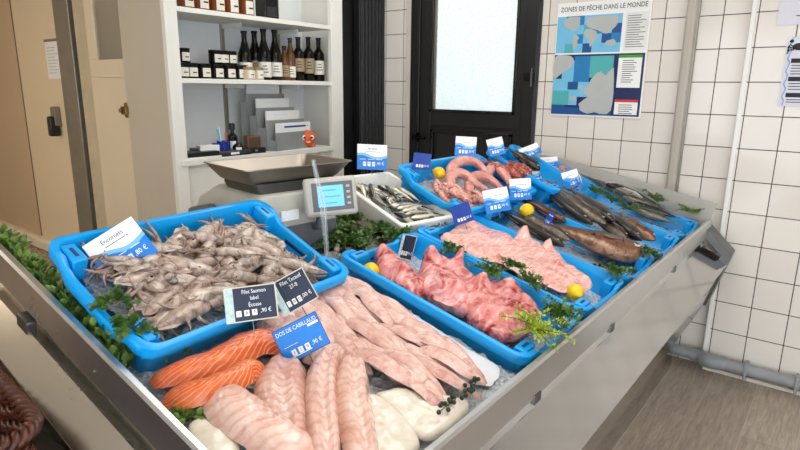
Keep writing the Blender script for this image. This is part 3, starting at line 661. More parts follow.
# ================================================================ FISH BUILDERS
PROF = [(0, .10), (.03, .30), (.08, .55), (.16, .82), (.27, .98), (.38, 1.0), (.52, .90), (.66, .70), (.80, .42), (.90, .24), (1.0, .20)]
BIGH = [(0, .30), (.03, .52), (.08, .80), (.15, 1.0), (.24, 1.05), (.36, .92), (.52, .68), (.68, .46), (.82, .28), (.92, .18), (1.0, .16)]
def prof(pf, t):
    for (a, x), (b, y) in zip(pf, pf[1:]):
        if t <= b: return x + (y - x) * (t - a) / (b - a)
    return pf[-1][1]
def fish(label, cat, group, head, tail, Z, half, thick, skin, fin, name='whole_fish', back=1, bend=0.0, pf=PROF, eye=1.0, eyey=.22, dorsal=2, lift=0.0, fork=.6):
    """a whole fish lying on its side; back=+1 puts the dark back to the left of head->tail"""
    head, tail = V(head), V(tail); ax = tail - head; L = ax.length / 1.12; X = ax.normalized()
    Y = Z.cross(X).normalized(); Zn = X.cross(Y)
    M = Matrix(((X.x, Y.x, Zn.x, head.x), (X.y, Y.y, Zn.y, head.y), (X.z, Y.z, Zn.z, head.z), (0, 0, 0, 1)))
    t = thing(name, label, cat, M, group)
    cy = lambda x: bend * L * 4 * (x / L) * (1 - x / L) if x < L else -bend * (x - L) * 2.5
    cz = lambda x: lift * L * (x / L) ** 2
    vs = []; uv = []; N = 22; n = 14
    for i in range(N + 1):
        s = i / N; w = prof(pf, s)
        for k in range(n):
            a = 2 * PI * k / n; c, q = math.cos(a), math.sin(a)
            hy = half * w * (1.0 if c * back > 0 else 1.08)
            tz = thick * min(1, w * 1.1 + .05) * (1 if s < .8 else 1 - (s - .8) * 2.5)
            vs.append((s * L, cy(s * L) + c * hy, cz(s * L) + q * max(tz, .002))); uv.append((s, .5 + .5 * c * back))
    fs = [(i * n + k, (i + 1) * n + k, (i + 1) * n + (k + 1) % n, i * n + (k + 1) % n) for i in range(N) for k in range(n)]
    fs += [tuple(range(n)), tuple(reversed(range(N * n, (N + 1) * n)))]
    obj('body', MB().add(vs, fs, uv), skin, t, smooth=180)
    def plate(nm, poly, z=0, th=.0022):
        q = MB().prism(poly, -th / 2, th / 2)
        q.v = [(x, y, zz + cz(max(0, x)) + z) for x, y, zz in q.v]
        return obj(nm, q, fin, t, smooth=20)
    h0 = half * .22; e = half * .95; y0 = cy(L)
    plate('tail_fin', [(L * .97, y0 + h0), (L * 1.05, y0 + e * .6 - bend * L * .1), (L * 1.13, y0 + e - bend * L * .3), (L * (1.13 - .1 * fork), y0 - bend * L * .2), (L * 1.13, y0 - e - bend * L * .3), (L * 1.05, y0 - e * .6 - bend * L * .1), (L * .97, y0 - h0)])
    for a, b, hh in ((.30, .52, .35), (.60, .82, .26))[:dorsal]:
        e0, e1 = half * prof(pf, a), half * prof(pf, b)
        plate('dorsal_fin', [(a * L, back * (e0 * .85) + cy(a * L)), (a * L + .02 * L, back * (e0 + half * hh) + cy(a * L)), (b * L, back * (e1 + half * .08) + cy(b * L)), (b * L, back * e1 * .8 + cy(b * L))])
    e0 = half * prof(pf, .62) * 1.05
    plate('anal_fin', [(.58 * L, -back * e0 * .85 + cy(.58 * L)), (.61 * L, -back * (e0 + half * .25) + cy(.6 * L)), (.78 * L, -back * half * prof(pf, .78) + cy(.78 * L))])
    plate('pectoral_fin', [(.24 * L, -back * half * .15 + cy(.24 * L)), (.36 * L, -back * half * .1 + cy(.36 * L)), (.41 * L, -back * half * .35 + cy(.4 * L)), (.34 * L, -back * half * .5 + cy(.34 * L))], thick * .98)
    ex, ey = .085 * L, back * half * eyey + cy(.085 * L); ez = thick * min(1, prof(pf, .085) * 1.1 + .05) * .95
    er = min(half * .16, .012) * eye
    ey_ = obj('eye', MB().sphere((ex, ey, ez), er, 10, 6, (1, 1, .45)), EYEW, t); obj('pupil', MB().sphere((ex, ey, ez + er * .32), er * .6, 8, 5, (1, 1, .5)), EYEB, ey_)
    gx = .2 * L
    obj('gill_cover', MB().tube([(gx - .03 * L, half * .7 + cy(gx), thick * .62), (gx + .01 * L, half * .3 + cy(gx), thick * .98), (gx + .01 * L, -half * .3 + cy(gx), thick * .98), (gx - .03 * L, -half * .7 + cy(gx), thick * .62)], [.001, half * .05, half * .05, .001], 6), skin, t, smooth=180)
    return t

def fillet(label, pts, w, th, mat, Z=DECK.Z, name='fish_fillet', cat='fish fillet', group=None, seed=0, taper=(.35, .9, 1, 1, .9, .5), rough=.004, arch=0.0, per=6, flatends=False, dome=2.6):
    """a fillet laid along a centre line; w half width, th height"""
    P = catmull([V(p) for p in pts], per); N = len(P); O = P[N // 2].copy()
    X = (P[-1] - P[0]).normalized(); Y = Z.cross(X).normalized(); Zn = X.cross(Y)
    R = Matrix((X, Y, Zn)); M = Matrix.Translation(O) @ R.transposed().to_4x4()
    t = [None]
    loc = [R @ (p - O) for p in P]
    m = 12; vs = []; uv = []
    for i, p in enumerate(loc):
        s = i / (N - 1); tt = s * (len(taper) - 1); a = min(int(tt), len(taper) - 2); wk = taper[a] + (taper[a + 1] - taper[a]) * (tt - a)
        if not flatends: wk *= min(1, math.sqrt(max(0, 1 - (2 * s - 1) ** 8)) + .12)
        d = (loc[min(i + 1, N - 1)] - loc[max(i - 1, 0)]).normalized(); sd = V((0, 0, 1)).cross(d).normalized()
        hh = th * (.55 + .45 * wk) * (min(1, .5 + 6 * s * (1 - s)) if flatends else min(1, .25 + 5 * s * (1 - s)))
        for k in range(m + 1):
            c = -1 + 2 * k / m; z = hh * max(.12, 1 - abs(c) ** dome)
            if dome > 3 and abs(c) < .2: z -= th * .16
            q = p + sd * (c * w * wk * (1 + .12 * nz((s * 3, c, 0), 1.5, seed))) + V((0, 0, z + arch * 4 * s * (1 - s)))
            q += V((0, 0, rough * nz(q, 28, seed) + rough * .6 * nz(q, 60, seed)))
            vs.append(q); uv.append((s, k / m))
        vs.append(p + sd * (w * wk * .75) + V((0, 0, arch * 4 * s * (1 - s) * .8))); uv.append((s, .9)); vs.append(p - sd * (w * wk * .75) + V((0, 0, arch * 4 * s * (1 - s) * .8))); uv.append((s, .1))
    r = m + 3
    fs = [(i * r + k, i * r + (k + 1) % r, (i + 1) * r + (k + 1) % r, (i + 1) * r + k) for i in range(N - 1) for k in range(r)]
    fs += [tuple(range(r)), tuple(reversed(range((N - 1) * r, N * r)))]
    fs = [tuple(reversed(f)) for f in fs]
    o = obj(name, MB().add(vs, fs, uv), mat, None, smooth=60); o.matrix_world = M
    return tag(o, label, cat, group)

def slab(label, outline, H, mat, Fr=DECK, name='fish_piece', cat='fish piece', group=None, seed=0, amp=.008, freq=16, drop=.012, ridge=None, peaks=()):
    """a floppy sheet or lump from its outline: domed, with folds"""
    C = sum(outline, V()) / len(outline); O = C.copy()
    loc = [Fr.R.transposed() @ (p - O) for p in outline]
    for p in loc: p.z = 0
    o2 = catmull(loc, 8, True); n = len(o2)
    for i, p in enumerate(o2): p *= 1 + .05 * nz(p, 30, seed)
    pkl = [(Fr.R.transposed() @ (a - O), b, c_) for a, b, c_ in peaks]
    K = 15; vs = []; uv = []
    for k in range(K + 1):
        s = 1 - k / K * .97
        for p in o2:
            q = p * s; e = math.sqrt(max(0, 1 - s ** 3)); z = H * e + amp * (nz(q, freq, seed) + .5 * nz(q, freq * 2.4, seed + 1)) * min(1, e * 2)
            if ridge: z += ridge * (.5 - 1.6 * abs(nz(q, freq * .9, seed + 3))) * min(1, e * 2) + .004 * nz(q, 55, seed + 5)
            for pk, ph, pr in pkl: z += ph * math.exp(-((q.x - pk.x) ** 2 + (q.y - pk.y) ** 2) / pr ** 2)
            vs.append(V((q.x, q.y, z))); uv.append((q.x * 5 + .5, q.y * 5 + .5))
    fs = [(k * n + i, k * n + (i + 1) % n, (k + 1) * n + (i + 1) % n, (k + 1) * n + i) for k in range(K) for i in range(n)] + [tuple(range(K * n, (K + 1) * n))]
    b = len(vs)
    for p in o2: vs.append(p * .92 + V((0, 0, -drop))); uv.append((p.x * 5 + .5, p.y * 5 + .5))
    fs += [(b + i, b + (i + 1) % n, (i + 1) % n, i) for i in range(n)] + [tuple(reversed(range(b, b + n)))]
    o = obj(name, MB().add(vs, fs, uv), mat, None, smooth=70); o.matrix_world = Matrix.Translation(O) @ Fr.R.to_4x4()
    return tag(o, label, cat, group)

def lemon(label, px, py, Fr, h=.0, r=.034, ang=0.4):
    C = Fr.px(px, py, h)
    t = thing('lemon', label, 'lemon', Matrix.Translation(C) @ (Fr.R @ Matrix.Rotation(ang, 3, 'Z')).to_4x4())
    prof_ = [(1e-4, -1.22), (.10, -1.18), (.18, -1.08), (.45, -.93), (.78, -.6), (.97, -.2), (.98, .2), (.78, .62), (.45, .93), (.2, 1.06), (.12, 1.14), (1e-4, 1.16)]
    q = MB().lathe([(a * r, b * r) for a, b in prof_], 16); q.v = [(z, y, -x) for x, y, z in q.v]
    obj('fruit', q, LEMON, t, smooth=180); obj('stem_scar', MB().sphere((-1.2 * r, 0, 0), r * .09, 6, 4), STEM, t)
    return t

def leafset(mb, base, tip, w, up, fold=.25):
    d = tip - base; L = d.length
    if L < 1e-5: return
    s = d.cross(up); s = s.normalized() if s.length > 1e-5 else V((1, 0, 0)); nn = s.cross(d).normalized()
    m = base + d * .45
    mb.add([base, m + s * w + nn * w * fold, base + d * .8 + s * w * .6 + nn * w * fold, tip, base + d * .8 - s * w * .6 + nn * w * fold, m - s * w + nn * w * fold, m, base + d * .8],
           [(0, 1, 6), (6, 1, 2, 7), (7, 2, 3), (0, 6, 5), (6, 7, 4, 5), (7, 3, 4)])
def sprig(name, label, cat, base, dirs, stemL, leafL, leafW, leaf, stem, group=None, nleaf=9, spread=.9, droop=.3, Z=DECK.Z, side=1.0, rnd=None, frond=False):
    """several stems out of one point, paired leaves along them"""
    rn = rnd or random.Random(hash(label) % 9999 if False else len(label) * 31 + int(base.x * 1000) % 97)
    t = thing(name, label, cat, Matrix.Translation(base), group)
    L_, S_ = MB(), MB()
    for d in dirs:
        d = V(d).normalized(); pts = []; ll = stemL * rn.uniform(.75, 1.15)
        sd = V((rn.uniform(-1, 1), rn.uniform(-1, 1), rn.uniform(-.3, .3))) * .35
        for i in range(6):
            s = i / 5; pts.append(d * (ll * s) + sd * (ll * s * s) - V((0, 0, 1)) * (droop * ll * s * s))
        S_.tube(pts, [.0022, .002, .0018, .0015, .0012, .0008], 5, uvs=False)
        for i in range(nleaf):
            s = (i + 1) / nleaf; j = min(4, int(s * 5)); p = pts[j].lerp(pts[j + 1], s * 5 - j) if j < 5 else pts[5]
            ax = (pts[min(j + 1, 5)] - pts[j]).normalized(); perp = ax.orthogonal().normalized(); a0 = rn.uniform(0, 2 * PI)
            for q in (0, 1):
                r_ = Matrix.Rotation(a0 + q * PI + rn.uniform(-.4, .4), 3, ax) @ perp
                v_ = (r_ * side + ax * spread * rn.uniform(.4, 1.1) + V((0, 0, .25))).normalized()
                k = leafL * rn.uniform(.7, 1.15) * (1 - .35 * s)
                leafset(L_, p, p + v_ * k, leafW * rn.uniform(.8, 1.2) * (1 - .3 * s), V((rn.uniform(-.5, .5), rn.uniform(-.5, .5), 1)))
    obj('stem', S_, stem, t, smooth=60); obj('foliage', L_, leaf, t, smooth=30)
    return t
def fan(Z, n, lo=.25, hi=1.0, rn=random, a0=0, a1=2 * PI, Fr=DECK):
    out = []
    for i in range(n):
        a = a0 + (a1 - a0) * (i + rn.random() * .8) / n; e = rn.uniform(lo, hi)
        out.append(Fr.X * math.cos(a) + Fr.Y * math.sin(a) + Fr.Z * e)
    return out
# ================================================================ FILLETS ON ICE (front of the counter)
def dk(px, py, h=-.055): return DECK.px(px, py, h)
SALG = 'salmon fillets'
fillet('orange salmon fillet with white lines, upper of the two and reaching the blue card', [dk(150, 384, -.06), dk(185, 376, -.055), (dk(225, 362, -.05)), dk(258, 347, -.05), dk(290, 347, -.05)], .042, .034, SALMON, name='salmon_fillet', group=SALG, seed=1, taper=(.55, .8, .9, 1.1, 1.15, .8), arch=.008)
fillet('orange salmon fillet with a folded end, lower of the two beside the steel edge', [dk(162, 402, -.06), dk(195, 399, -.05), dk(228, 388, -.045), dk(250, 376, -.04), dk(270, 385, -.05)], .036, .036, SALMON, name='salmon_fillet', group=SALG, seed=2, taper=(.7, .95, 1, 1, .9, .75), arch=.008)
CG_ = 'thick cod loins'
fillet('thick pinkish cod loin at the front, curving down to the steel corner', [dk(219, 392, -.05), dk(232, 410, -.045), dk(256, 428, -.045), dk(285, 450, -.045), dk(310, 475, -.05)], .058, .05, COD, name='cod_loin', group=CG_, seed=3, taper=(.5, .9, 1, 1, .95, .8))
fillet('broad ribbed cod loin standing between the salmon and the middle loins', [dk(286, 366, -.045), dk(281, 385, -.04), dk(280, 408, -.04), dk(284, 435, -.045), dk(286, 452, -.05)], .055, .05, COD, name='cod_loin', flatends=True, dome=3.4, group=CG_, seed=4, taper=(.8, .95, 1, 1, .9, .7))
fillet('narrow cod loin with a white edge, second from the right of the loins', [dk(330, 356, -.045), dk(322, 380, -.035), dk(320, 410, -.035), dk(324, 445, -.04), dk(326, 475, -.05)], .036, .048, COD, name='cod_loin', flatends=True, dome=3.4, group=CG_, seed=5, taper=(.8, .95, 1, 1, .9, .8))
fillet('straight cod loin at the right end of the loins, next to the sole fillets', [dk(352, 362, -.045), dk(351, 385, -.038), dk(353, 410, -.038), dk(359, 440, -.042), dk(364, 472, -.05)], .040, .045, COD, name='cod_loin', flatends=True, dome=3.4, group=CG_, seed=6, taper=(.75, 1, 1.05, 1, .95, .8))
fillet('small pale cod piece tucked behind the loins under the blue card', [dk(303, 362, -.05), dk(322, 356, -.045), dk(346, 356, -.05)], .035, .03, COD, name='cod_loin', group=CG_, seed=7)
WG = 'white skate fillets'
slab('white flat fillet lying between the right cod loin and the steel edge', [dk(x, y, -.062) for x, y in ((364, 396), (385, 402), (408, 425), (420, 448), (395, 470), (368, 470), (360, 430))], .014, WHITEF, name='white_fillet', cat='fish fillet', group=WG, seed=1, amp=.006, freq=10, ridge=.012)
slab('large white fillet below the sole fillets, nearest the right steel edge', [dk(x, y, -.06) for x, y in ((376, 395), (405, 390), (445, 398), (470, 405), (455, 428), (425, 440), (400, 420))], .014, WHITEF, name='white_fillet', cat='fish fillet', group=WG, seed=2, amp=.006, freq=10, ridge=.014)
slab('white fillet end at the far left below the salmon', [dk(x, y, -.062) for x, y in ((188, 428), (208, 414), (226, 420), (240, 445), (235, 470), (200, 460))], .022, WHITEF, name='white_fillet', cat='fish fillet', group=WG, seed=3, amp=.006)
slab('clear white plastic sheet under the sole fillets beside the blue crate', [dk(x, y, -.07) for x, y in ((340, 283), (362, 284), (420, 318), (470, 350), (497, 366), (488, 384), (460, 380), (420, 350), (370, 315))], .004, FILM, name='plastic_sheet', cat='plastic sheet', seed=5, amp=.006, freq=22, drop=.004)
# sole fillets, in shingled rows running down the slope
rs = random.Random(11)
for row in range(12):
    v = 1.25 - row * .032
    ncol = 4 if row < 8 else 3
    for col in range(ncol):
        u = .585 - col * .135 + rs.uniform(-.02, .02) + (row % 2) * .05
        if row >= 8: u += .07
        L = rs.uniform(.20, .25); a = rs.uniform(-.26, .26) + .05
        vv = v + rs.uniform(-.010, .010) + (.58 - u) * -.10
        h = -.068 + .010 * (col % 2) + .006 * (row % 3) + rs.uniform(0, .012)
        pts = [D(u + L * .5, vv - a * L * .5, h - .004), D(u + L * .17, vv - a * L * .2 + .006, h + .012), D(u - L * .17, vv + a * L * .2 - .004, h + .008), D(u - L * .5, vv + a * L * .5, h - .010)]
        lab = 'pale sole fillet, %s down the slope in the %s row from the red fish crate' % (ORD[col], ORD[row])
        fillet(lab, pts, rs.uniform(.024, .032), .014, SOLE, name='sole_fillet', group='pale sole fillets', seed=row * 9 + col, taper=(.35, .85, 1.05, 1.0, .7, .2), rough=.0045, per=6, dome=3.4)
for i, (a, b, c) in enumerate((((258, 332), (285, 318), (318, 305)), ((262, 345), (290, 332), (322, 318)), ((318, 300), (335, 294), (352, 296)), ((300, 350), (318, 340), (340, 345)))):
    fillet('pink sole fillet %s' % ['just behind the salmon and under the navy cards', 'beside the salmon, half under the bright blue card', 'at the back corner touching the squid crate', 'hidden behind the bright blue card next to the loins'][i],
           [dk(*a, -.06), dk(*b, -.045), dk(*c, -.055)], .042, .024, SOLE, name='sole_fillet', group='pale sole fillets', seed=90 + i, taper=(.5, 1, 1, .9, .45))

# ================================================================ SQUID
def make_squid(label, kind, rn):
    t = thing('squid', label, 'squid', Matrix.Identity(4), 'grey squid in the big crate')
    b = rn.uniform(-.25, .25)
    L = rn.uniform(.12, .165)
    pts = [V((-L * s, b * L * s * s * 1.2, .003 * math.sin(s * 6))) for s in (0, .12, .3, .5, .7, .85, .95, 1)]
    obj('mantle', MB().tube(pts, [.020, .0245, .0265, .0255, .021, .013, .006, .001], 12, .72), SQUIDM, t, smooth=180)
    e = pts[5]
    for sy in (-1, 1):
        q = MB().prism([(e.x + .045, e.y + sy * .014), (e.x + .02, e.y + sy * .024), (e.x - .010, e.y + sy * .016), (pts[-1].x, pts[-1].y)], -.002, .002)
        obj('fin', q, SQUIDM, t, bevel=.0015)
    obj('head', MB().tube([(-.005, 0, 0), (.012, 0, .001), (.03, 0, .001), (.046, 0, 0)], [.013, .018, .019, .012], 10, .8), SQUIDH, t, smooth=180)
    ey = obj('eye', MB().sphere((.024, .013, .009), .008, 10, 6), EYEW, t); obj('pupil', MB().sphere((.0245, .0145, .0125), .0052, 8, 5), EYEB, ey)
    mb = MB()
    for k in range(7):
        a = (k - 3) / 3; cu = rn.uniform(-2.4, 2.4); ln = rn.uniform(.06, .11); p = V((.042, a * .011, rn.uniform(-.004, .006))); ang = a * .5; pp = [p.copy()]
        for i in range(7):
            ang += cu * .16; p = p + V((math.cos(ang), math.sin(ang), rn.uniform(-.08, .01))) * (ln / 7); pp.append(p.copy())
        mb.tube(pp, [.0075, .0074, .007, .0063, .0054, .0044, .003, .0015], 6)
    obj('arms', mb, SQUIDH, t, smooth=180)
    return t
rq = random.Random(5)
protos = []
SQ_rows = 8
def sq_place(r, c, ncol):
    # local crate coords: Frame X down slope, Y along the counter
    x = -.140 + r * .039 + rq.uniform(-.008, .008); y = -.25 + c * (.48 / (ncol - 1)) + rq.uniform(-.02, .02)
    ang = PI / 2 + rq.uniform(-1.0, 1.0) + (PI if rq.random() < .5 else 0); sc = rq.uniform(.78, 1.0)
    cx_, cy_ = math.cos(ang), math.sin(ang)
    x += cx_ * .03; y += cy_ * .03
    for e in (-.145 * sc, .10 * sc):                      # keep both ends inside the tub
        ex_, ey_ = x + cx_ * e, y + cy_ * e
        x += max(0, -.162 - ex_) - max(0, ex_ - .155); y += max(0, -.262 - ey_) - max(0, ey_ - .262)
    heap = .030 * (1 - (x / .2) ** 2 * .6) * (1 - (y / .34) ** 2 * .5)
    h = -.060 + heap + .012 * ((r + c) % 2) + rq.uniform(-.003, .008)
    return SQF.M(SQF.P(x, y, h), ang) @ Matrix.Rotation(rq.uniform(-.16, .16), 4, 'Y') @ Matrix.Rotation(rq.choice((-1, 1)) * rq.uniform(.0, .6), 4, 'X') @ Matrix.Scale(sc, 4)
for i in range(6): protos.append(make_squid('x', i, rq))
cnt = 0
for r in range(SQ_rows):
    ncol = 6 if r % 2 == 0 else 7
    for c in range(ncol):
        lab = 'grey squid in the %s row from the crate back, %s from the left' % (ORD[r], ORD[c])
        M = sq_place(r, c, ncol)
        if cnt < 6: protos[cnt].matrix_world = M; protos[cnt]['label'] = lab
        else: dup(protos[rq.randrange(6)], M, lab)
        cnt += 1
def trayice(name_label, Fr, O, L, W, h, ang=0, seed=0):
    icegrid('crushed_ice', name_label, lambda a, b: O + Fr.Z * h + (Fr.X * math.cos(ang) + Fr.Y * math.sin(ang)) * ((a - .5) * L) + (Fr.Y * math.cos(ang) - Fr.X * math.sin(ang)) * ((b - .5) * W), 36, 26, 42, seed=seed)
trayice('crushed ice under the squid in the big blue crate', SQF, SQF.O, .565, .325, -.075, PI / 2, 1)

# ================================================================ RED FISH CRATE, RAY CRATE
def rim(v, L=.70): return D(.07 + L / 2, v, RIMH)
trayice('crushed ice in the crate of red fish pieces', DECK, rim(FV['monk']), .59, .315, -.085, 0, 2)
mk = lambda L, h=-.05: [DECK.px(x, y, h) for x, y in L]
slab('red glistening fish piece with a pointed top, at the back of the nearest crate', mk([(374, 254), (380, 251), (392, 259), (404, 271), (424, 287), (416, 300), (398, 290), (380, 276)]), .03, MONK, name='red_fish_piece', group='red fish pieces', seed=11, amp=.008, freq=8, ridge=.025, drop=.03, peaks=[(DECK.px(378,262,-0.05),0.045,0.03),(DECK.px(400,280,-0.05),0.03,0.025)])
slab('red and white fish piece with two raised corners, in the middle of the nearest crate', mk([(420, 268), (426, 254), (436, 258), (448, 266), (460, 257), (462, 268), (480, 288), (472, 312), (455, 308), (432, 298), (418, 284)]), .03, MONK, name='red_fish_piece', group='red fish pieces', seed=12, amp=.008, freq=8, ridge=.028, drop=.03, peaks=[(DECK.px(427,266,-0.05),0.05,0.03),(DECK.px(459,266,-0.05),0.045,0.018),(DECK.px(455,295,-0.05),0.02,0.03),(DECK.px(470,298,-0.05),-0.03,0.018)])
slab('deep red fish piece with a dark hollow, at the front of the nearest crate', mk([(462, 302), (468, 282), (482, 278), (502, 284), (522, 298), (540, 314), (532, 330), (508, 340), (488, 334), (470, 320)]), .03, MONK, name='red_fish_piece', group='red fish pieces', seed=13, amp=.008, freq=8, ridge=.028, drop=.03, peaks=[(DECK.px(478,292,-0.05),0.04,0.028),(DECK.px(505,296,-0.05),0.035,0.03),(DECK.px(490,310,-0.05),-0.03,0.02)])
trayice('crushed ice in the crate of pink ray wings', DECK, rim(FV['ray']), .59, .315, -.085, 0, 3)
slab('pale pink ray wing spread at the back of the ray crate', mk([(440, 238), (452, 230), (466, 221), (486, 228), (506, 234), (520, 246), (514, 264), (492, 262), (466, 254), (450, 246)], -.045), .02, RAY, name='ray_wing', group='pink ray wings', seed=21, amp=.007, freq=9, ridge=.014, peaks=[(DECK.px(466,228,-0.05),0.025,0.03),(DECK.px(500,248,-0.05),0.02,0.03)])
slab('pale pink ray wing with a raised tip, in the middle of the ray crate', mk([(496, 248), (512, 240), (520, 231), (530, 240), (548, 252), (556, 270), (540, 284), (518, 274), (502, 262)], -.04), .02, RAY, name='ray_wing', group='pink ray wings', seed=22, amp=.007, freq=9, ridge=.016, peaks=[(DECK.px(521,240,-0.05),0.04,0.022),(DECK.px(540,262,-0.05),0.02,0.02)])
slab('pale pink ray wing by the lemon at the front of the ray crate', mk([(534, 262), (543, 246), (552, 250), (568, 266), (592, 284), (578, 294), (556, 290), (540, 280)], -.04), .02, RAY, name='ray_wing', group='pink ray wings', seed=23, amp=.007, freq=9, ridge=.016, peaks=[(DECK.px(545,252,-0.05),0.04,0.02),(DECK.px(556,272,-0.05),0.02,0.025)])

# ================================================================ GURNARD CRATE / SAITHE / MACKEREL
trayice('crushed ice in the crate of the big brown fish', DECK, rim(FV['gurnard']), .59, .315, -.085, 0, 4)
gz = lambda x, y, h=-.03: DECK.px(x, y, h)
fish('big reddish brown fish with a pale eye, head towards the steel edge', 'fish', 'whole fish in the fifth crate', gz(643, 256, -.03), gz(530, 218, -.03), DECK.Z, .094, .048, BROWNF, FIN, back=-1, pf=BIGH, eye=1.35, eyey=-.12, bend=.02)
fish('long slate grey fish nearest the ray crate, beside the big brown fish', 'fish', 'whole fish in the fifth crate', gz(564, 246, -.04), gz(492, 206, -.04), DECK.Z, .034, .028, SAITHE, FIN, back=1)
fish('long grey fish between the slate grey fish and the lemon', 'fish', 'whole fish in the fifth crate', gz(570, 240, -.02), gz(506, 205, -.02), DECK.Z, .034, .028, SAITHE, FIN, back=-1)
fish('brown fish tail end behind the lemon in the brown fish crate', 'fish', 'whole fish in the fifth crate', gz(566, 222, -.02), gz(518, 197, -.02), DECK.Z, .034, .026, BROWNF, FIN, back=1)
trayice('crushed ice in the crate of dark brown fish', DECK, D(.07 + .30, FV['saithe'], RIMH), .50, .315, -.085, 0, 5)
for i, (h_, t_, hf, lab, hh) in enumerate((((592, 224), (532, 176), .044, 'dark fish at the left of the dark fish crate, tail up by the white cards', .0), ((606, 224), (550, 181), .044, 'dark fish in the middle of its crate, tail pointing to the red pieces', .02),
                                         ((614, 221), (567, 186), .046, 'thick dark fish at the right of its crate, below the tilted white card', .03), ((628, 240), (584, 204), .036, 'brown fish at the left of the lower three in the dark fish crate', -.02),
                                         ((642, 240), (602, 208), .036, 'brown fish in the middle of the lower three in the dark fish crate', -.005), ((655, 240), (616, 212), .038, 'reddish brown fish at the right of the lower three, by the steel edge', .0))):
    fish(lab, 'fish', 'dark brown whole fish', gz(*h_, hh), gz(*t_, hh), DECK.Z, hf, .03, SAITHE if i != 5 else BROWNF, FIN, back=-1 if i % 2 else 1, bend=.02)
trayice('crushed ice in the crate of mackerel', DECK, D(.07 + .30, FV['mackerel'], RIMH), .50, .315, -.085, 0, 6)
fish('silver white fish lying on green leaves at the back of the mackerel crate', 'fish', 'fish in the last crate', gz(645, 202, .0), gz(582, 174, .0), DECK.Z, .036, .032, BASS, FINS, back=1)
for i, (h_, t_, lab) in enumerate((((606, 184), (662, 206), 'dark mackerel nearest the end screen'), ((622, 196), (676, 215), 'dark mackerel just below the silver fish head'), ((628, 203), (682, 219), 'dark mackerel in the middle of the last crate'), ((634, 209), (680, 225), 'dark mackerel lowest in the last crate, near the steel edge'))):
    fish(lab, 'mackerel', 'fish in the last crate', gz(*h_, .01 - .008 * i), gz(*t_, .005 - .008 * i), DECK.Z, .03, .026, MACK, FINS, name='mackerel', back=1 if i % 2 else -1, bend=.015)

# ================================================================ BACK ROW
trayice('crushed ice in the crate of pink tentacles', T1F, T1F.O, .60, .31, -.085, PI / 2, 7)
t1 = lambda x, y, h=-.03: T1F.px(x, y, h)
for i, (P, lab, r) in enumerate(((((451, 180), (452, 168), (462, 161), (475, 162), (484, 170), (488, 176)), 'thick pink tentacle loop at the back of the second row crate', .026),
                                 (((452, 189), (450, 179), (456, 173), (466, 175), (476, 184), (486, 190)), 'thick pink tentacle loop beside the small lemon', .025),
                                 (((470, 194), (470, 182), (477, 176), (488, 178), (498, 186), (505, 194)), 'thick pink tentacle loop at the middle, above the price cards', .025),
                                 (((486, 180), (489, 171), (496, 166), (503, 173), (510, 183), (514, 192)), 'thick pink tentacle loop at the right of the crate', .025))):
    hs = (-.035, -.012, .005, .010, .0, -.02)
    pts = [t1(x, y, h) for (x, y), h in zip(P, hs)]; O = pts[2].copy(); pts = catmull([p - O for p in pts], 5); N = len(pts)
    t = thing('pink_tentacle', lab, 'octopus tentacle', Matrix.Translation(O), 'pink tentacle loops')
    obj('tentacle', MB().tube(pts, [r * (.75 + .35 * math.sin(PI * min(1, .2 + j / (N - 1)))) for j in range(N)], 12, .9, upv=T1F.Z), TENT, t, smooth=180)
    mb = MB()
    for j in range(3, N - 2, 2):
        d = (pts[j + 1] - pts[j - 1]).normalized(); sd = T1F.Z.cross(d).normalized(); mb.sphere(pts[j] + sd * (-r * .9) + T1F.Z * r * .2, .006, 8, 4, (1, 1, .8))
    obj('suckers', mb, PRAWN, t, smooth=180)
rp = random.Random(9)
PR = []
for i in range(18):
    r, c = divmod(i, 6)
    px, py = 439 + c * 5.5 + r * 5.5 + rp.uniform(-1, 1), 183 + r * 5.8 + c * 1.8 + rp.uniform(-1, 1)
    lab = 'small pale pink prawn, %s in the %s row from the crate corner by the lemon' % (ORD[c], ORD[r])
    P = t1(px, py, -.035 + rp.uniform(0, .02)); M = T1F.M(P, rp.uniform(0, 2 * PI)) @ Matrix.Rotation(rp.uniform(-.4, .4), 4, 'X') @ Matrix.Scale(rp.uniform(1.15, 1.4), 4)
    if i == 0:
        t = thing('prawn', lab, 'prawn', M, 'pale prawns')
        pp = [V((.035 * math.cos(a), .035 * math.sin(a), 0)) for a in [x * .28 for x in range(-1, 9)]]
        obj('body', MB().tube(pp, [.006, .011, .0125, .0125, .012, .011, .0095, .008, .006, .003], 8), PRAWN, t, smooth=180)
        e = pp[-1]; obj('tail_fan', MB().prism([(e.x, e.y), (e.x - .014, e.y + .006), (e.x - .016, e.y - .006), (e.x - .008, e.y - .014)], -.001, .001), PRAWN, t)
        mb = MB()
        for s in (-1, 1): mb.tube([pp[0] + V((0, 0, s * .004)), pp[0] + V((.01, -.03, s * .01)), pp[0] + V((-.01, -.055, s * .014))], .0007, 4)
        obj('antennae', mb, FINR, t); obj('eyes', MB().sphere((pp[0].x + .003, pp[0].y, .005), .0025, 6, 4).sphere((pp[0].x + .003, pp[0].y, -.005), .0025, 6, 4), EYEB, t)
        PR = t
    else: dup(PR, M, lab)
t2 = lambda x, y, h=-.03: T2F.px(x, y, h)
trayice('crushed ice in the crate of orange red fish', T2F, T2F.O, .36, .25, -.085, 0, 8)
fish('dark brown fish along the right side of the red fish crate, by the door', 'fish', 'fish by the black door', t2(540, 170, .0), t2(506, 147, .0), T2F.Z, .038, .03, SAITHE, FIN, back=1)
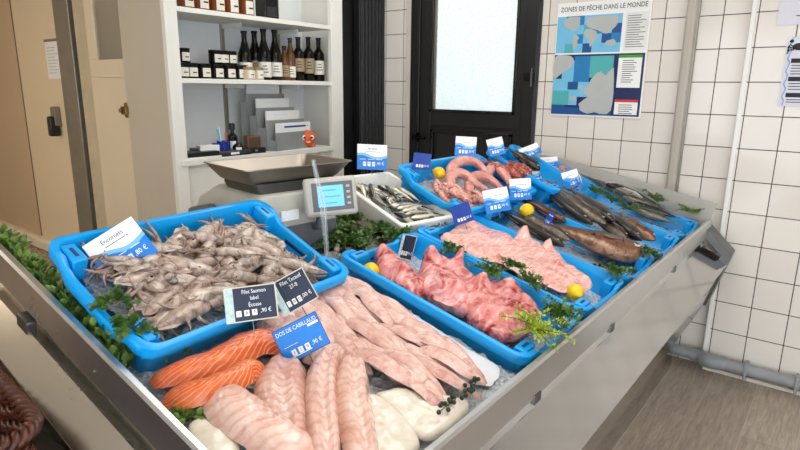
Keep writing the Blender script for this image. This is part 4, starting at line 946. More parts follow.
for i, (h_, t_, lab) in enumerate((((531, 176), (497, 157), 'orange red fish in the middle of the back crate, nearest the dark fish'), ((522, 178), (490, 162), 'orange red fish at the left of the back crate'), ((512, 176), (484, 160), 'pale orange fish along the left wall of the back crate'))):
    fish(lab, 'red fish', 'fish by the black door', t2(*h_, -.03 + .01 * (2 - i)), t2(*t_, -.03 + .01 * (2 - i)), T2F.Z, .042 if i < 2 else .034, .034, REDF, FINR, name='red_fish', back=1, pf=BIGH)
t3 = lambda x, y, h=-.03: T3F.px(x, y, h)
trayice('crushed ice in the small crate of red pieces', T3F, T3F.O, .25, .25, -.075, 0, 9)
for i, (L, lab) in enumerate(((((543, 170), (550, 166), (557, 170), (553, 179), (545, 178)), 'red fish piece at the left of the small back crate'), (((553, 172), (560, 168), (567, 172), (566, 179), (557, 181)), 'red fish piece at the right of the small back crate'))):
    slab(lab, [t3(x, y, -.04) for x, y in L], .04, MONK, T3F, name='red_fish_piece', group='red pieces in the small crate', seed=31 + i, amp=.012, freq=22)

# sardines
bz = lambda x, y, h=-.03: BXF.P(x, y, h)
trayice('crushed ice under the sardines in the white box', BXF, BXF.O, .40, .245, -.05, 0, 10)
rr = random.Random(4); k = 0
first = None
spec = []
for j in range(9): spec.append((-.20 + .012 * j + rr.uniform(-.015, .015), -.10 + j * .025, rr.uniform(-.25, .45), 'back', j))
for j in range(6): spec.append((-.10 + rr.uniform(-.02, .02), -.09 + j * .034, rr.uniform(-.5, .1), 'second', j))
for j in range(8): spec.append((-.03 + j * .034, -.06 + rr.uniform(-.015, .02), PI / 2 + rr.uniform(-.35, .25), 'front', j))
for j in range(7): spec.append((-.17 + .015 * j, -.09 + j * .03, rr.uniform(-.6, .6), 'topmost', j))
for j in range(5): spec.append((.10 + rr.uniform(-.02, .02), -.08 + j * .04, rr.uniform(-.6, .6), 'far right', j))
for j in range(4): spec.append((.02 + j * .03, .02 + rr.uniform(-.02, .02) + j * .01, .5 + rr.uniform(-.5, .5), 'lowest', j))
for x, y, a, row, j in spec:
    h = -.028 + (.010 if row in ('second', 'front') else .02 if row == 'topmost' else 0) + rr.uniform(-.004, .008)
    lab = 'silver sardine, %s from the left in the %s group of the white box' % (ORD[j], row)
    P = bz(x, y, h); M = BXF.M(P, a) @ Matrix.Rotation(rr.choice((0, 0, PI)) + rr.uniform(-.6, .6), 4, 'X')
    if first is None:
        first = fish(lab, 'sardine', 'silver sardines', (0, 0, 0), (.165, 0, 0), V((0, 0, 1)), .017, .011, SARD, FINS, name='sardine', back=1, dorsal=1); first.matrix_world = M
    else: dup(first, M, lab)
# ================================================================ LEMONS AND GREENS
lemon('yellow lemon half hidden at the back left of the nearest red fish crate', 371, 270, DECK, -.05, .026, .3)
lemon('large yellow lemon at the steel edge end of the ray crate', 575, 292, DECK, -.03, .029, -.6)
lemon('yellow lemon on the brown fish behind the blue and white cards', 527, 210, DECK, .01, .031, .8)
lemon('small yellow lemon among the pink tentacles', 439, 173, T1F, -.02, .030, .2)
lemon('small yellow lemon at the back of the mackerel crate', 593, 171, DECK, .01, .028, .5)
rg = random.Random(21)
def garnish(label, px, py, h, kind='box', n=6, sl=.07, Fr=DECK, group='green garnish on the crates', lo=.25, hi=.9, name='boxwood_sprig', leaf=None, **kw):
    P = Fr.px(px, py, h)
    kw2 = dict(leafL=.022, leafW=.008, nleaf=7) if kind == 'box' else dict(leafL=.014, leafW=.006, nleaf=11)
    kw2.update(kw)
    return sprig(name, label, 'garnish', P, fan(None, n, lo, hi, rg, Fr=Fr), sl, kw2['leafL'], kw2['leafW'], leaf or (LEAF if kind == 'box' else LEAFP), STEM, group, nleaf=kw2['nleaf'], rnd=rg)
garnish('dark green boxwood sprig at the front corner of the red fish crate', 558, 314, -.0, sl=.075, n=14, leafL=.024, leafW=.009)
garnish('yellow green feathery sprig over the front of the red fish crate', 536, 330, .0, n=16, sl=.10, name='conifer_sprig', leaf=LEAFY, leafL=.018, leafW=.004, nleaf=18, lo=.3, hi=.9)
garnish('green boxwood sprig at the left edge of the ray wings', 455, 250, -.02, sl=.06, n=6)
garnish('green boxwood sprig between the red fish crate and the ray wings', 491, 272, .0, sl=.06, n=9)
garnish('small dark sprig next to the boxwood between ray and red fish crates', 512, 266, .0, sl=.05, n=7)
garnish('green sprig on the ray wing near the large lemon', 530, 282, .005, sl=.05, n=7)
garnish('green sprig at the front of the brown fish crate, below the fish head', 615, 272, -.01, sl=.06, n=9)
garnish('small green sprig at the head of the brown fish', 650, 254, -.01, sl=.045, n=7)
garnish('green sprig under the three lower dark fish', 598, 240, -.02, sl=.05, n=6)
for i, (x, y, lab) in enumerate(((596, 192, 'parsley sprig under the silver fish tail end'), (612, 200, 'parsley sprig in the middle below the silver fish'), (628, 209, 'parsley sprig below the silver fish head'), (640, 190, 'upright parsley sprig above the mackerel by the end screen'), (655, 200, 'parsley sprig between the mackerel and the end screen'))):
    garnish(lab, x, y, .015, 'pars', n=12, sl=.075, name='parsley_sprig', leaf=LEAF if i % 2 else LEAFP)
garnish('yellowish green sprig in the far corner by the end screen', 690, 212, .01, 'pars', n=14, sl=.085, name='parsley_sprig', leaf=LEAFG)
garnish('small upright sprig standing by the end screen near the tilted card', 586, 160, .02, 'box', n=3, sl=.06, lo=1, hi=2)
# dark berries at the steel edge
for i, (x, y, lab) in enumerate(((472, 388, 'upper of the two dark berry sprigs by the steel edge'), (452, 404, 'lower of the two dark berry sprigs by the steel edge'))):
    P = DECK.px(x, y, -.045); t = thing('berry_sprig', 'dark green, ' + lab, 'garnish', DECK.M(P), 'dark berry sprigs')
    st, bd = MB(), MB()
    for q in range(4):
        a = DECK.px(x - 12 + q * 6, y + 9 - q * 5, -.035) - P; a = DECK.R.transposed() @ a
        st.tube([V((0, 0, 0)), a * .6 + V((0, 0, .008)), a + V((0, 0, .006))], .0012, 5, uvs=False)
        for w in range(3): bd.sphere(a * (.5 + .25 * w) + V((rg.uniform(-.012, .012), rg.uniform(-.012, .012), .009)), .0058, 8, 5)
    obj('twig', st, STEM, t); obj('berries', bd, LEAFD, t, smooth=180)
# long garland beside the squid crate
t = thing('leaf_garland', 'green leafy garland lying between the steel edge and the squid crate', 'garland', DECK.M(D(.90, .528, -.072)))
mb, sm = MB(), MB(); rl = random.Random(2)
spine = [V((-.40 + .068 * i, .005 * math.sin(i * 1.7), .02 + .012 * math.sin(i * 2.3))) for i in range(11)]
spine = catmull(spine, 4); sm.tube(spine, .004, 6, uvs=False)
for i, p in enumerate(spine):
    for q in range(19):
        a = rl.uniform(0, 2 * PI); d = V((rl.uniform(-.9, .5), math.cos(a), abs(math.sin(a)) * .9 + .1)).normalized(); b = p + V((rl.uniform(-.015, .015), 0, 0)); o = d * rl.uniform(.005, .042)
        o.y *= .75
        sm.tube([b, b + o], [.0012, .0008], 4, uvs=False); leafset(mb, b + o, b + o + (d + V((rl.uniform(-.5, .5), rl.uniform(-.5, .5), rl.uniform(-.2, .6)))).normalized() * rl.uniform(.018, .030), rl.uniform(.006, .010), V((rl.uniform(-.4, .4), rl.uniform(-.4, .4), 1)))
obj('stem', sm, STEM, t); obj('foliage', mb, LEAFG, t, smooth=30)
for x, y, lab in ((112, 302, 'green sprig hanging over the left rim of the squid crate'), (128, 326, 'green sprig at the front left corner of the squid crate')):
    sprig('boxwood_sprig', lab, 'garnish', SQF.px(x, y, .0), fan(None, 4, .0, .6, rg, Fr=SQF), .04, .027, .012, LEAF, STEM, 'green garnish on the crates', nleaf=6, rnd=rg)
for x, y, lab in ((172, 352, 'small leaf sprig between the salmon and the front steel edge'), (186, 418, 'small leaf sprig below the salmon at the steel edge')):
    garnish(lab, x, y, -.06, 'box', n=4, sl=.04, leaf=LEAFG)
# bunches of greens between the scale and the red fish crate
for i, (x, y, lab) in enumerate(((338, 236, 'bunch of dark green parsley under the clear stand'), (358, 238, 'bunch of green parsley in the middle, below the white box'), (380, 232, 'bunch of green parsley at the corner of the white box'), (350, 222, 'bunch of green parsley behind the others, against the white box'), (326, 226, 'bunch of green parsley behind the blue squid crate corner'), (368, 222, 'tall green parsley bunch along the white box side'), (346, 246, 'low parsley bunch right behind the red fish crate'), (396, 240, 'parsley bunch between the white box and the red fish crate'), (328, 244, 'parsley bunch at the foot of the clear stand'))):
    P = at_axis(x, y, 2, 1.03)
    L = [V((rg.uniform(-1, 1), rg.uniform(-1, 1), rg.uniform(.25, 1.1))) for _ in range(20)]
    sprig('parsley_bunch', lab, 'herbs', P, L, .085, .021, .010, LEAFP, STEM, 'parsley bunches behind the crates', nleaf=8, rnd=rg)

# ================================================================ PRICE CARDS
def card(label, px, py, wpx, hpx, roll, kind, title='', sub='', price='', h=.0, Fr=DECK, yaw=0, lean=22, edge=False, scale=1.0):
    base = Fr.px(px, py + hpx * .5 * .9, h)
    dep = (base - CAM).dot(fw); W = wpx * dep / F * scale; H = hpx * dep / F * scale
    nh = V((CAM.x - base.x, CAM.y - base.y, 0)).normalized(); nh = Matrix.Rotation(math.radians(yaw), 3, 'Z') @ nh
    a = math.radians(lean); n = (nh * math.cos(a) + V((0, 0, 1)) * math.sin(a)).normalized()
    r = V((0, 0, 1)).cross(n).normalized(); u = n.cross(r); th = math.radians(roll)
    r, u = r * math.cos(th) + u * math.sin(th), u * math.cos(th) - r * math.sin(th)
    b = base - u * 0
    M = Matrix(((r.x, u.x, n.x, b.x), (r.y, u.y, n.y, b.y), (r.z, u.z, n.z, b.z), (0, 0, 0, 1)))
    t = thing('price_card', label, 'price card', M, 'price cards')
    bm = {'A': CARDB, 'D': CARDD, 'N': NAVY, 'B': CARDB}[kind]
    obj('board', MB().bb((-W / 2, 0, -.0012), (W / 2, H, 0)), bm, t)
    obj('spike', MB().bb((-.0012, -.03, -.0025), (.0012, H * .4, -.0013)), SCALED, t)
    z = .0006
    if kind == 'A':
        for nm, mat, off, y0, zz in (('wave_stripe', LBLUE, -.10, None, .0003), ('header', CARDW, 0, None, .0006)):
            pts = [(-W / 2, H), ] + [(-W / 2 + W * i / 12, H * (.58 + off + .07 * math.sin(i / 12 * 2 * PI + .6) - .05 * (i / 12 - .5))) for i in range(13)] + [(W / 2, H)]
            obj(nm, MB().prism(pts, 0, zz), mat, t, smooth=0)
        if title: text(title, H * .15, INK, t, 0, H * .83, .0009, squash=.85)
        if W > .06:
            mb = MB()
            for q in range(2): mb.bb((-W * .2, H * (.70 - .0 * q), .0004), (W * .2, H * .715, .0009)); break
            obj('small_print', mb, INK, t)
            mb = MB().sphere((-W * .24, H * .66, .0008), H * .02, 8, 4, (1, 1, .2)).sphere((W * .24, H * .7, .0008), H * .02, 8, 4, (1, 1, .2)); obj('red_dots', mb, REDINK, t)
            mb = MB()
            for q in range(3): mb.bb((-W * .42 + q * W * .28, H * .40, .0002), (-W * .42 + q * W * .28 + W * .2, H * .415, .0009))
            obj('small_print', mb, CHALK, t)
    if kind == 'N':
        obj('pale_strip', MB().bb((-W / 2, 0, 0), (-W * .33, H, .0004)), SEAW, t)
        e = MB()
        for lo, hi in (((-W / 2, 0), (W / 2, H * .03)), ((-W / 2, H * .97), (W / 2, H)), ((W * .475, 0), (W / 2, H))): e.bb((lo[0], lo[1], 0), (hi[0], hi[1], .0007))
        obj('edging', e, FRAMEW, t)
    if kind in 'NB' or (kind == 'D' and title):
        x0 = .07 * W if kind == 'N' else 0
        L = [title] + (sub.split('|') if sub else [])
        for i, s in enumerate(L):
            if s: text(s, H * .165, CHALK, t, x0, H * (.84 - .19 * i), z + .0004, squash=.8)
    if kind == 'B':
        mb = MB(); mb.bb((-W / 2, 0, 0), (-W * .485, H, .0006)).bb((W * .485, 0, 0), (W / 2, H, .0006)).bb((-W / 2, 0, 0), (W / 2, H * .02, .0006)).bb((-W / 2, H * .98, 0), (W / 2, H, .0006)); obj('edging', mb, CARDD, t)
        obj('small_print', MB().bb((-W * .4, H * .43, .0002), (-W * .1, H * .44, .0008)).bb((-W * .4, H * .10, .0002), (.12 * W, H * .125, .0008)), CHALK, t)
        obj('white_strip', MB().bb((W * .22, H * .70, .0002), (W * .46, H * .77, .0008)), CARDW, t)
    if price:
        py_ = H * (.22 if kind != 'N' else .24)
        for q in range(3 if W > .06 else 0):
            bxp = -W * .30 + q * W * .15
            obj('price_flap', MB().bb((bxp, py_ - H * .085, 0), (bxp + W * .10, py_ + H * .085, .0006)), CARDW, t); text(price.replace(',', '')[q % 3], H * .13, REDINK if q == 0 else INK, t, bxp + W * .05, py_, .001)
        if W > .06: text(',' + price.split(',')[1] + ' €', H * .17, CHALK, t, W * .27, py_ + H * .02, z + .0004, squash=.85)
        else: text(price + '€', H * .27, CHALK, t, 0, H * .2, z + .0004, squash=.75)
        if W <= .06 and not title:
            q = MB()
            for e in range(3): q.bb((-W * .3 + e * W * .22, H * (.84 if kind == 'A' else .7), .0005), (-W * .3 + e * W * .22 + W * .15, H * (.88 if kind == 'A' else .76), .0010))
            obj('small_print', q, INK if kind == 'A' else CHALK, t)
    return t
card('big white and blue price card standing in the squid crate', 135, 247, 53, 44, -0 + 30, 'A', 'Encornets', '', '16,80', -.03, SQF)
card('slate price card with white handwriting, left of the pair at the squid crate', 253, 305, 51, 35, 3, 'N', 'Filet Saumon', 'label|Écosse', '28,90', .055, lean=20)
card('tilted slate price card with white handwriting, right of the pair at the squid crate', 302, 291, 38, 35, 27, 'N', 'Filet Tacaud', '27-8', '18,00', .055, lean=20)
card('bright blue price card standing among the salmon and pale fillets', 309, 338, 48, 36, 24, 'B', 'DOS DE CABILLAUD', '', '31,90', -.02, lean=20)
card('narrow grey blue price card turned sideways in the nearest red fish crate', 404, 248, 21, 25, 4, 'N', '', '', '15,90', -.0, yaw=-50)
card('dark blue price card at the left corner of the ray crate', 465, 214, 20, 20, 20, 'D', '', '', '11,50', .0)
card('white and blue price card at the back of the brown fish crate, left of two', 499, 201, 25, 24, 14, 'A', '', '', '11,90', .03)
card('white and blue price card behind the lemon, right of two on the brown fish crate', 521, 190, 21, 22, 6, 'A', '', '', '13,90', .03)
card('white and blue price card above the white box of sardines', 372, 158, 30, 26, -3, 'A', 'Sardine', '', '9,90', .02, BXF, yaw=6)
card('dark blue price card at the left of the tentacle crate', 421, 162, 18, 17, -5, 'D', '', '', '16,50', .0, T1F)
card('white and blue price card at the back of the tentacle crate', 465, 147, 21, 20, -2, 'A', '', '', '16,50', .02, T1F)
card('white and blue price card at the back left of the red fish crate', 498, 147, 16, 18, 16, 'A', '', '', '14,90', .02, T2F)
card('white and blue price card lying tilted on the right of the red fish crate', 533, 150, 20, 13, 28, 'A', '', '', '12,90', .02, T2F, lean=40)
card('wide white and blue price card at the back of the small red pieces crate', 546, 162, 24, 12, 8, 'A', '', '', '19,90', .01, T3F, lean=40)
card('narrow white and blue price card between the red fish and the red pieces', 538, 175, 12, 19, 18, 'A', '', '', '17,90', .0, T3F, yaw=20)
card('white and blue price card in front of the red pieces, above the dark fish', 574, 179, 16, 17, 22, 'A', '', '', '12,50', .03)
card('white and blue price card seen edge-on beside the silver fish', 583, 183, 14, 15, 4, 'A', '', '', '', .02, yaw=78)
card('tiny blue price card standing on the big brown fish', 546, 218, 9, 14, -14, 'D', '', '', '9,50', .03, yaw=-45)

# ================================================================ SCALE
sc_ = thing('weighing_scale', 'grey shop scale with a wide steel pan behind the squid crate', 'scale', Matrix.Translation((-1.662, 1.397, .93)) @ Matrix.Rotation(math.radians(-8), 4, 'Z'))
def inv(p): return sc_.matrix_world.inverted() @ V(p)
def loft(rects, name, mat, par, **kw):
    vs = []
    for L, W, z, cx, cy in rects:
        for x, y in rrect(L, W, .02, 3): vs.append((cx + x, cy + y, z))
    n = len(rrect(rects[0][0], rects[0][1], .02, 3)); N = len(rects)
    fs = [(i * n + k, i * n + (k + 1) % n, (i + 1) * n + (k + 1) % n, (i + 1) * n + k) for i in range(N - 1) for k in range(n)] + [tuple(reversed(range(n))), tuple(range((N - 1) * n, N * n))]
    return obj(name, MB().add(vs, fs), mat, par, **kw)
loft([(.46, .34, 0, -.07, -.03), (.46, .34, .17, -.07, -.03), (.46, .35, .20, -.07, -.03), (.42, .34, .255, -.06, -.03), (.34, .32, .30, -.02, -.02), (.32, .31, .31, -.02, -.01)], 'housing', SCALEG, sc_, smooth=50)
loft([(.47, .35, .10, -.07, -.03), (.47, .35, .195, -.07, -.03)], 'dark_band', SCALED, sc_, smooth=50)
obj('side_cover', MB().tube([(-.31, -.215, .10), (-.27, -.222, .20), (-.12, -.222, .235), (.02, -.215, .16), (.03, -.21, .1)], [.006, .02, .02, .015, .006], 8), SCALED, sc_)
loft([(.24, .32, .31, 0, .0), (.24, .34, .33, 0, 0), (.24, .34, .345, 0, 0)], 'platform', plain('platform_dark', srgb(60, 58, 54), .4), sc_, smooth=50)
PA, PB = .305, .445
loft([(.225, .365, .346, 0, .0), (.235, .375, .350, 0, 0), (PA, PB, .398, 0, 0), (PA + .010, PB + .010, .399, 0, 0), (PA + .010, PB + .010, .403, 0, 0), (PA - .004, PB - .004, .402, 0, 0), (.227, .367, .357, 0, 0)], 'pan', PANM, sc_, smooth=35)
obj('rating_sticker', MB().bb((.155, -.10, .215), (.163, -.03, .25), ), CARDW, sc_); obj('green_sticker', MB().bb((.1655, -.10, .12), (.168, -.06, .17)), GREENINK, sc_)
dp = obj('display_arm', MB().tube([inv((-1.52, 1.42, 1.1)), inv((-1.46, 1.40, 1.12)), inv((-1.43, 1.39, 1.2))], .016, 8), SCALED, sc_)
# operator display
C0 = V((-1.40, 1.40, 1.232)); nrm = V((.72, -.62, .22)).normalized(); rgt = V((0, 0, 1)).cross(nrm).normalized(); upv = nrm.cross(rgt)
th = math.radians(4); rgt, upv = rgt * math.cos(th) + upv * math.sin(th), upv * math.cos(th) - rgt * math.sin(th)
DM = sc_.matrix_world.inverted() @ Matrix(((rgt.x, upv.x, nrm.x, C0.x), (rgt.y, upv.y, nrm.y, C0.y), (rgt.z, upv.z, nrm.z, C0.z), (0, 0, 0, 1)))
def dbx(name, lo, hi, mat, par=None, bev=.0):
    q = MB().bb(lo, hi); q.v = [tuple(DM @ V(p)) for p in q.v]; return obj(name, q, mat, par or sc_, bevel=bev)
hdp = dbx('display_head', (-.092, -.068, -.04), (.092, .068, 0), SCALEG, None, .012)
dbx('display_bezel', (-.064, -.05, -.001), (.078, .05, .0015), SCALED, hdp, .001)
k = NT('lcd_blue'); k.col(srgb(110, 190, 238)); k.set(Emission_Strength=.4, Roughness=.2); k.b.inputs['Emission Color'].default_value = (*srgb(110, 190, 238), 1)
dbx('screen', (-.045, -.036, .001), (.045, .038, .0025), k.m, hdp)
mb = MB()
for i in range(3): mb.bb((-.03, .020 - i * .022, .0026), (.02 + .012 * (i % 2), .0225 - i * .022, .0029))
mb.v = [tuple(DM @ V(p)) for p in mb.v]; obj('readout', mb, plain('lcd_text', srgb(60, 130, 190), .4), hdp)
mb = MB()
for i in range(4): mb.bb((.056, .028 - i * .02, .001), (.068, .036 - i * .02, .003))
mb.v = [tuple(DM @ V(p)) for p in mb.v]; obj('keys', mb, SCALEG, hdp)
# clear acrylic stand in front of the display
t = thing('clear_stand', 'clear acrylic strip standing in front of the scale display', 'stand', (-1.36, 1.345, 1.03))
P0, P1, P2 = at_axis(326, 244, 0, -1.36), at_axis(322, 205, 0, -1.36), at_axis(312, 160, 0, -1.36)
Bs = V((-1.36, 1.345, 1.03)); w = V((-.02, .028, 0))
pts = [V((P0.x, P0.y, 1.035)) - Bs, P1 - Bs, P2 - Bs]
vs = []
for p, kf in zip(pts, (.55, 1.1, .35)): vs += [p - w * kf, p + w * kf]
q = MB().add(vs + [a + V((.006, .005, 0)) for a in vs], [(0, 1, 3, 2), (2, 3, 5, 4), (6, 8, 9, 7), (8, 10, 11, 9), (0, 2, 8, 6), (2, 4, 10, 8), (1, 7, 9, 3), (3, 9, 11, 5), (4, 5, 11, 10), (0, 6, 7, 1)])
obj('strip', q, CLEAR, t, smooth=0)
obj('edge', MB().tube([pts[0] + w * .55, pts[1] + w * 1.1, pts[2] + w * .35], .0013, 6), plain('acrylic_edge', srgb(208, 216, 220), .15), t)
obj('foot', MB().bb((-.04, -.05, -.03), (.03, .06, .004)), CLEAR, t, bevel=.002)

# ================================================================ SHELF CONTENTS
GLASSD = plain('dark_bottle_glass', srgb(16, 13, 10), .1, var=.2, Specular_IOR_Level=.25); GLASSA = plain('amber_bottle_glass', srgb(92, 58, 26), .12, var=.2); JARD = plain('dark_jar', srgb(26, 20, 18), .2, Specular_IOR_Level=.25); JARA = plain('amber_jar', srgb(120, 62, 30), .22)
LABW = plain('bottle_label_white', srgb(222, 218, 206), .6); LABT = plain('bottle_label_tan', srgb(150, 130, 100), .6); FOIL = plain('black_foil', srgb(12, 11, 11), .35, Specular_IOR_Level=.2); JARW = plain('pale_jar', srgb(206, 188, 160), .3)
def sleeve(r, z0, z1, a0, a1, th=.0008, n=12):
    q = MB(); vs = []
    for i in range(n + 1):
        a = a0 + (a1 - a0) * i / n
        for rr_, z in ((r, z0), (r, z1), (r + th, z1), (r + th, z0)): vs.append((rr_ * math.cos(a), rr_ * math.sin(a), z))
    fs = [(i * 4 + k, i * 4 + (k + 1) % 4, i * 4 + 4 + (k + 1) % 4, i * 4 + 4 + k) for i in range(n) for k in range(4)] + [(3, 2, 1, 0), (n * 4, n * 4 + 1, n * 4 + 2, n * 4 + 3)]
    return q.add(vs, fs)
def bottle(label, P, H, r, glass, lab, z0, z1, style, rot=-.6):
    t = thing('bottle', label, 'bottle', Matrix.Translation(P) @ Matrix.Rotation(rot, 4, 'Z'), 'bottles on the middle shelf')
    sh = {'beer': .50, 'wine': .62, 'slim': .55}[style]; nr = r * .36
    if style == 'wine': pr = [(r * .9, 0), (r, .006), (r, H * sh), (r * .93, H * (sh + .04)), (r * .6, H * (sh + .10)), (nr, H * (sh + .15)), (nr, H * .98), (nr * 1.15, H * .985), (nr * 1.15, H)]
    else: pr = [(r * .9, 0), (r, .006), (r, H * sh), (r * .9, H * (sh + .07)), (r * .62, H * (sh + .18)), (nr * 1.1, H * (sh + .3)), (nr, H * .95), (nr * 1.25, H * .955), (nr * 1.25, H * .975), (nr, H)]
    obj('glass', MB().lathe(pr, 18), glass, t, smooth=50)
    obj('capsule', MB().lathe([(nr * 1.05, H * .80), (nr * 1.08, H * .97), (nr * 1.3, H * .975), (nr * 1.3, H + .003), (nr * .6, H + .004)], 14), FOIL, t, smooth=50)
    lb = obj('label', sleeve(r + .0005, z0 * H, z1 * H, -1.3, 1.3), lab, t, smooth=50)
    q = MB()
    for i in range(3): q.add(sleeve(r + .0014, (z0 + (z1 - z0) * (.3 + .2 * i)) * H, (z0 + (z1 - z0) * (.36 + .2 * i)) * H, -.5 + .1 * i, .5 - .1 * i, .0004, 5).v, sleeve(r, 0, 1, 0, 1, .1, 5).f)
    obj('printing', q, INK, lb)
SHZ = 1.6425
bt = [('beer', 246, 31, GLASSD, LABW, .12, .36, 'tall dark bottle with a pale low label, leftmost of the tall bottles'), ('beer', 256, 30, GLASSD, LABT, .2, .40, 'tall dark bottle second from the left, set behind its neighbours'), ('beer', 265, 29, GLASSD, LABW, .06, .36, 'tall dark bottle with a large white label, third from the left'),
      ('beer', 276, 30, GLASSD, LABW, .08, .36, 'tall dark bottle with a large white label, fourth from the left'), ('slim', 285, 46, GLASSA, LABT, .12, .45, 'small amber bottle beside the fourth tall bottle'), ('slim', 291, 38, GLASSA, LABW, .08, .34, 'slim amber bottle with a white label in the middle of the row'),
      ('wine', 299, 37, GLASSD, LABT, .22, .52, 'wine bottle with a brown label, first of the three at the right'), ('wine', 309, 37, GLASSD, LABT, .18, .52, 'wine bottle with a grey brown label, second from the right end'), ('wine', 319, 38, GLASSD, LABW, .16, .48, 'wine bottle with a white label, at the right end of the shelf')]
for st, px, top, gl, lb, z0, z1, lab in bt:
    b = at_axis(px, 79, 0, -3.14 if px != 256 else -3.2); tp = at_axis(px, top, 0, -3.14)
    H = tp.z - SHZ - .004; r = {'beer': .044, 'wine': .041, 'slim': .034}[st]
    bottle(lab, (b.x, b.y, SHZ), H, r, gl, lb, z0, z1, st)
def jar(label, P, r, H, body, lid, group, lw=1.1):
    t = thing('jar', label, 'jar', Matrix.Translation(P) @ Matrix.Rotation(-.45, 4, 'Z'), group)
    obj('glass', MB().lathe([(r * .9, 0), (r, .004), (r, H * .72), (r * .92, H * .78), (r * .92, H * .8)], 16), body, t, smooth=50)
    obj('lid', MB().lathe([(r * .96, H * .78), (r * .99, H * .8), (r * .99, H * .99), (r * .9, H)], 16), lid, t, smooth=50)
    lb = obj('label', sleeve(r + .0006, H * .12, H * .70, -lw * .2, lw), LABW, t, smooth=50)
    obj('printing', MB().add(sleeve(r + .0016, H * .35, H * .42, .2, .8, .0004, 4).v, sleeve(r, 0, 1, 0, 1, .1, 4).f), INK, lb)
JG = 'jars on the middle shelf'
for i, px in enumerate((182, 191, 204, 217, 229, 240)):
    b = at_axis(px, 77, 0, -3.12); jar('black lidded jar with a white label, %s from the left of the lower row' % ORD[i], (b.x, b.y, SHZ), .042, .088, JARD, FOIL, JG)
for i, px in enumerate((249, 258)):
    b = at_axis(px, 78, 0, -3.07); jar('pale jar with a cream lid in front of the tall bottles, %s' % ('left one' if i == 0 else 'right one'), (b.x, b.y, SHZ), .037, .078, JARW, LABT, JG)
for i, px in enumerate((184, 216, 223, 231)):
    b = at_axis(px, 70, 0, -3.14); jar(['black lidded jar alone on top of the left jars', 'stacked black lidded jar, left of three', 'stacked black lidded jar, middle of three', 'stacked black lidded jar, right of three'][i], (b.x, b.y, SHZ + .0885), .040, .082, JARD, FOIL, JG)
for i, px in enumerate((186, 201, 217, 231, 246)):
    b = at_axis(px, 6 + i * 1.6, 0, -3.12); jar('amber jar on the top shelf, %s from the left' % ORD[i], (b.x, b.y, 2.0225), .05, .13, JARA, FOIL, 'amber jars on the top shelf', .9)
b = at_axis(267, 12, 0, -3.13); t = thing('black_box', 'small black box beside the amber jars on the top shelf', 'box', (b.x, b.y, 2.0225)); obj('box', MB().bb((-.05, -.055, 0), (.05, .055, .13)), BLACKG, t, bevel=.004); obj('label', MB().bb((.0502, -.04, .02), (.051, .04, .08)), CURT, t)
# things on the lower shelf
LZ = 1.1825
t = thing('leaflet_rack', 'grey tiered rack holding leaflets on the lower shelf', 'rack', Matrix.Translation((-3.13, 2.66, LZ)) @ Matrix.Rotation(math.radians(8), 4, 'Z'))
RKG = plain('rack_grey', srgb(150, 152, 152), .4, .2)
for i, (x, z1, y0, y1) in enumerate(((.10, .12, -.17, .24), (.035, .20, -.19, .2), (-.03, .28, -.21, .17), (-.10, .37, -.22, .15))):
    obj('tier', MB().bb((x - .004, y0, .0), (x + .004, y1, z1)).bb((x - .06, y0, 0), (x + .004, y0 + .006, z1 - .05)), RKG, t, bevel=.002)
    L = thing('leaflets', 'stack of %s in the %s tier of the grey rack' % (['white and blue leaflets', 'pale leaflets', 'white leaflets', 'grey white leaflets'][i], ['front', 'second', 'third', 'rear'][i]), 'leaflets', t.matrix_world @ Matrix.Translation((x - .022, (y0 + y1) / 2, .01)), 'leaflets in the grey rack')
    q = obj('sheets', MB().bb((-.008, -(y1 - y0) / 2 + .03, 0), (.008, (y1 - y0) / 2 - .03, z1 + .05)), WHITEP, L, bevel=.001)
    obj('printing', MB().bb((.008, -(y1 - y0) * .25, z1 + .018), (.009, (y1 - y0) * (.1 if i else .3), z1 + .03)), SHBACK if i else CARDD, q)
ORG = plain('orange_ceramic', srgb(222, 96, 36), .4)
b = at_axis(306, 146, 0, -3.08); t = thing('orange_figurine', 'small orange pumpkin-shaped figurine with big white eyes on the lower shelf', 'figurine', Matrix.Translation((b.x, b.y, LZ)) @ Matrix.Rotation(-.5, 4, 'Z'))
q = MB(); vs = []
for i in range(13):
    p_ = PI * i / 12
    for k in range(32): rr_ = .072 * max(.001, math.sin(p_)) * (1 + .06 * math.cos(k / 32 * 2 * PI * 8)); vs.append((rr_ * math.cos(2 * PI * k / 32), rr_ * math.sin(2 * PI * k / 32), .064 - .060 * math.cos(p_)))
q.add(vs, [(i * 32 + k, i * 32 + (k + 1) % 32, (i + 1) * 32 + (k + 1) % 32, (i + 1) * 32 + k) for i in range(12) for k in range(32)])
obj('body', q, ORG, t, smooth=180); obj('stalk', MB().tube([(0, 0, .115), (0, .004, .14), (.0, .012, .16)], [.014, .008, .006], 8), plain('dark_stalk', srgb(96, 60, 30), .5), t)
for sy in (-1, 1):
    e = obj('eye', MB().sphere((.058, sy * .030, .072), .017, 12, 8, (.6, 1, 1)), CARDW, t); obj('pupil', MB().sphere((.067, sy * .026, .073), .0085, 8, 6), INK, e)
    obj('foot', MB().sphere((.03, sy * .035, .012), .016, 8, 6, (1.2, 1, .75)), ORG, t)
obj('mouth', MB().tube([(.068, -.014, .045), (.071, 0, .041), (.068, .014, .045)], .003, 6), CARDW, t)
def simple(name, label, cat, px, py, x, parts, rot=-.3, z=LZ):
    b = at_axis(px, py, 0, x); t = thing(name, label, cat, Matrix.Translation((b.x, b.y, z)) @ Matrix.Rotation(rot, 4, 'Z'))
    for nm, mb, mat in parts: obj(nm, mb, mat, t, bevel=.002)
    return t
COB = plain('cobalt_blue', srgb(20, 50, 150), .25)
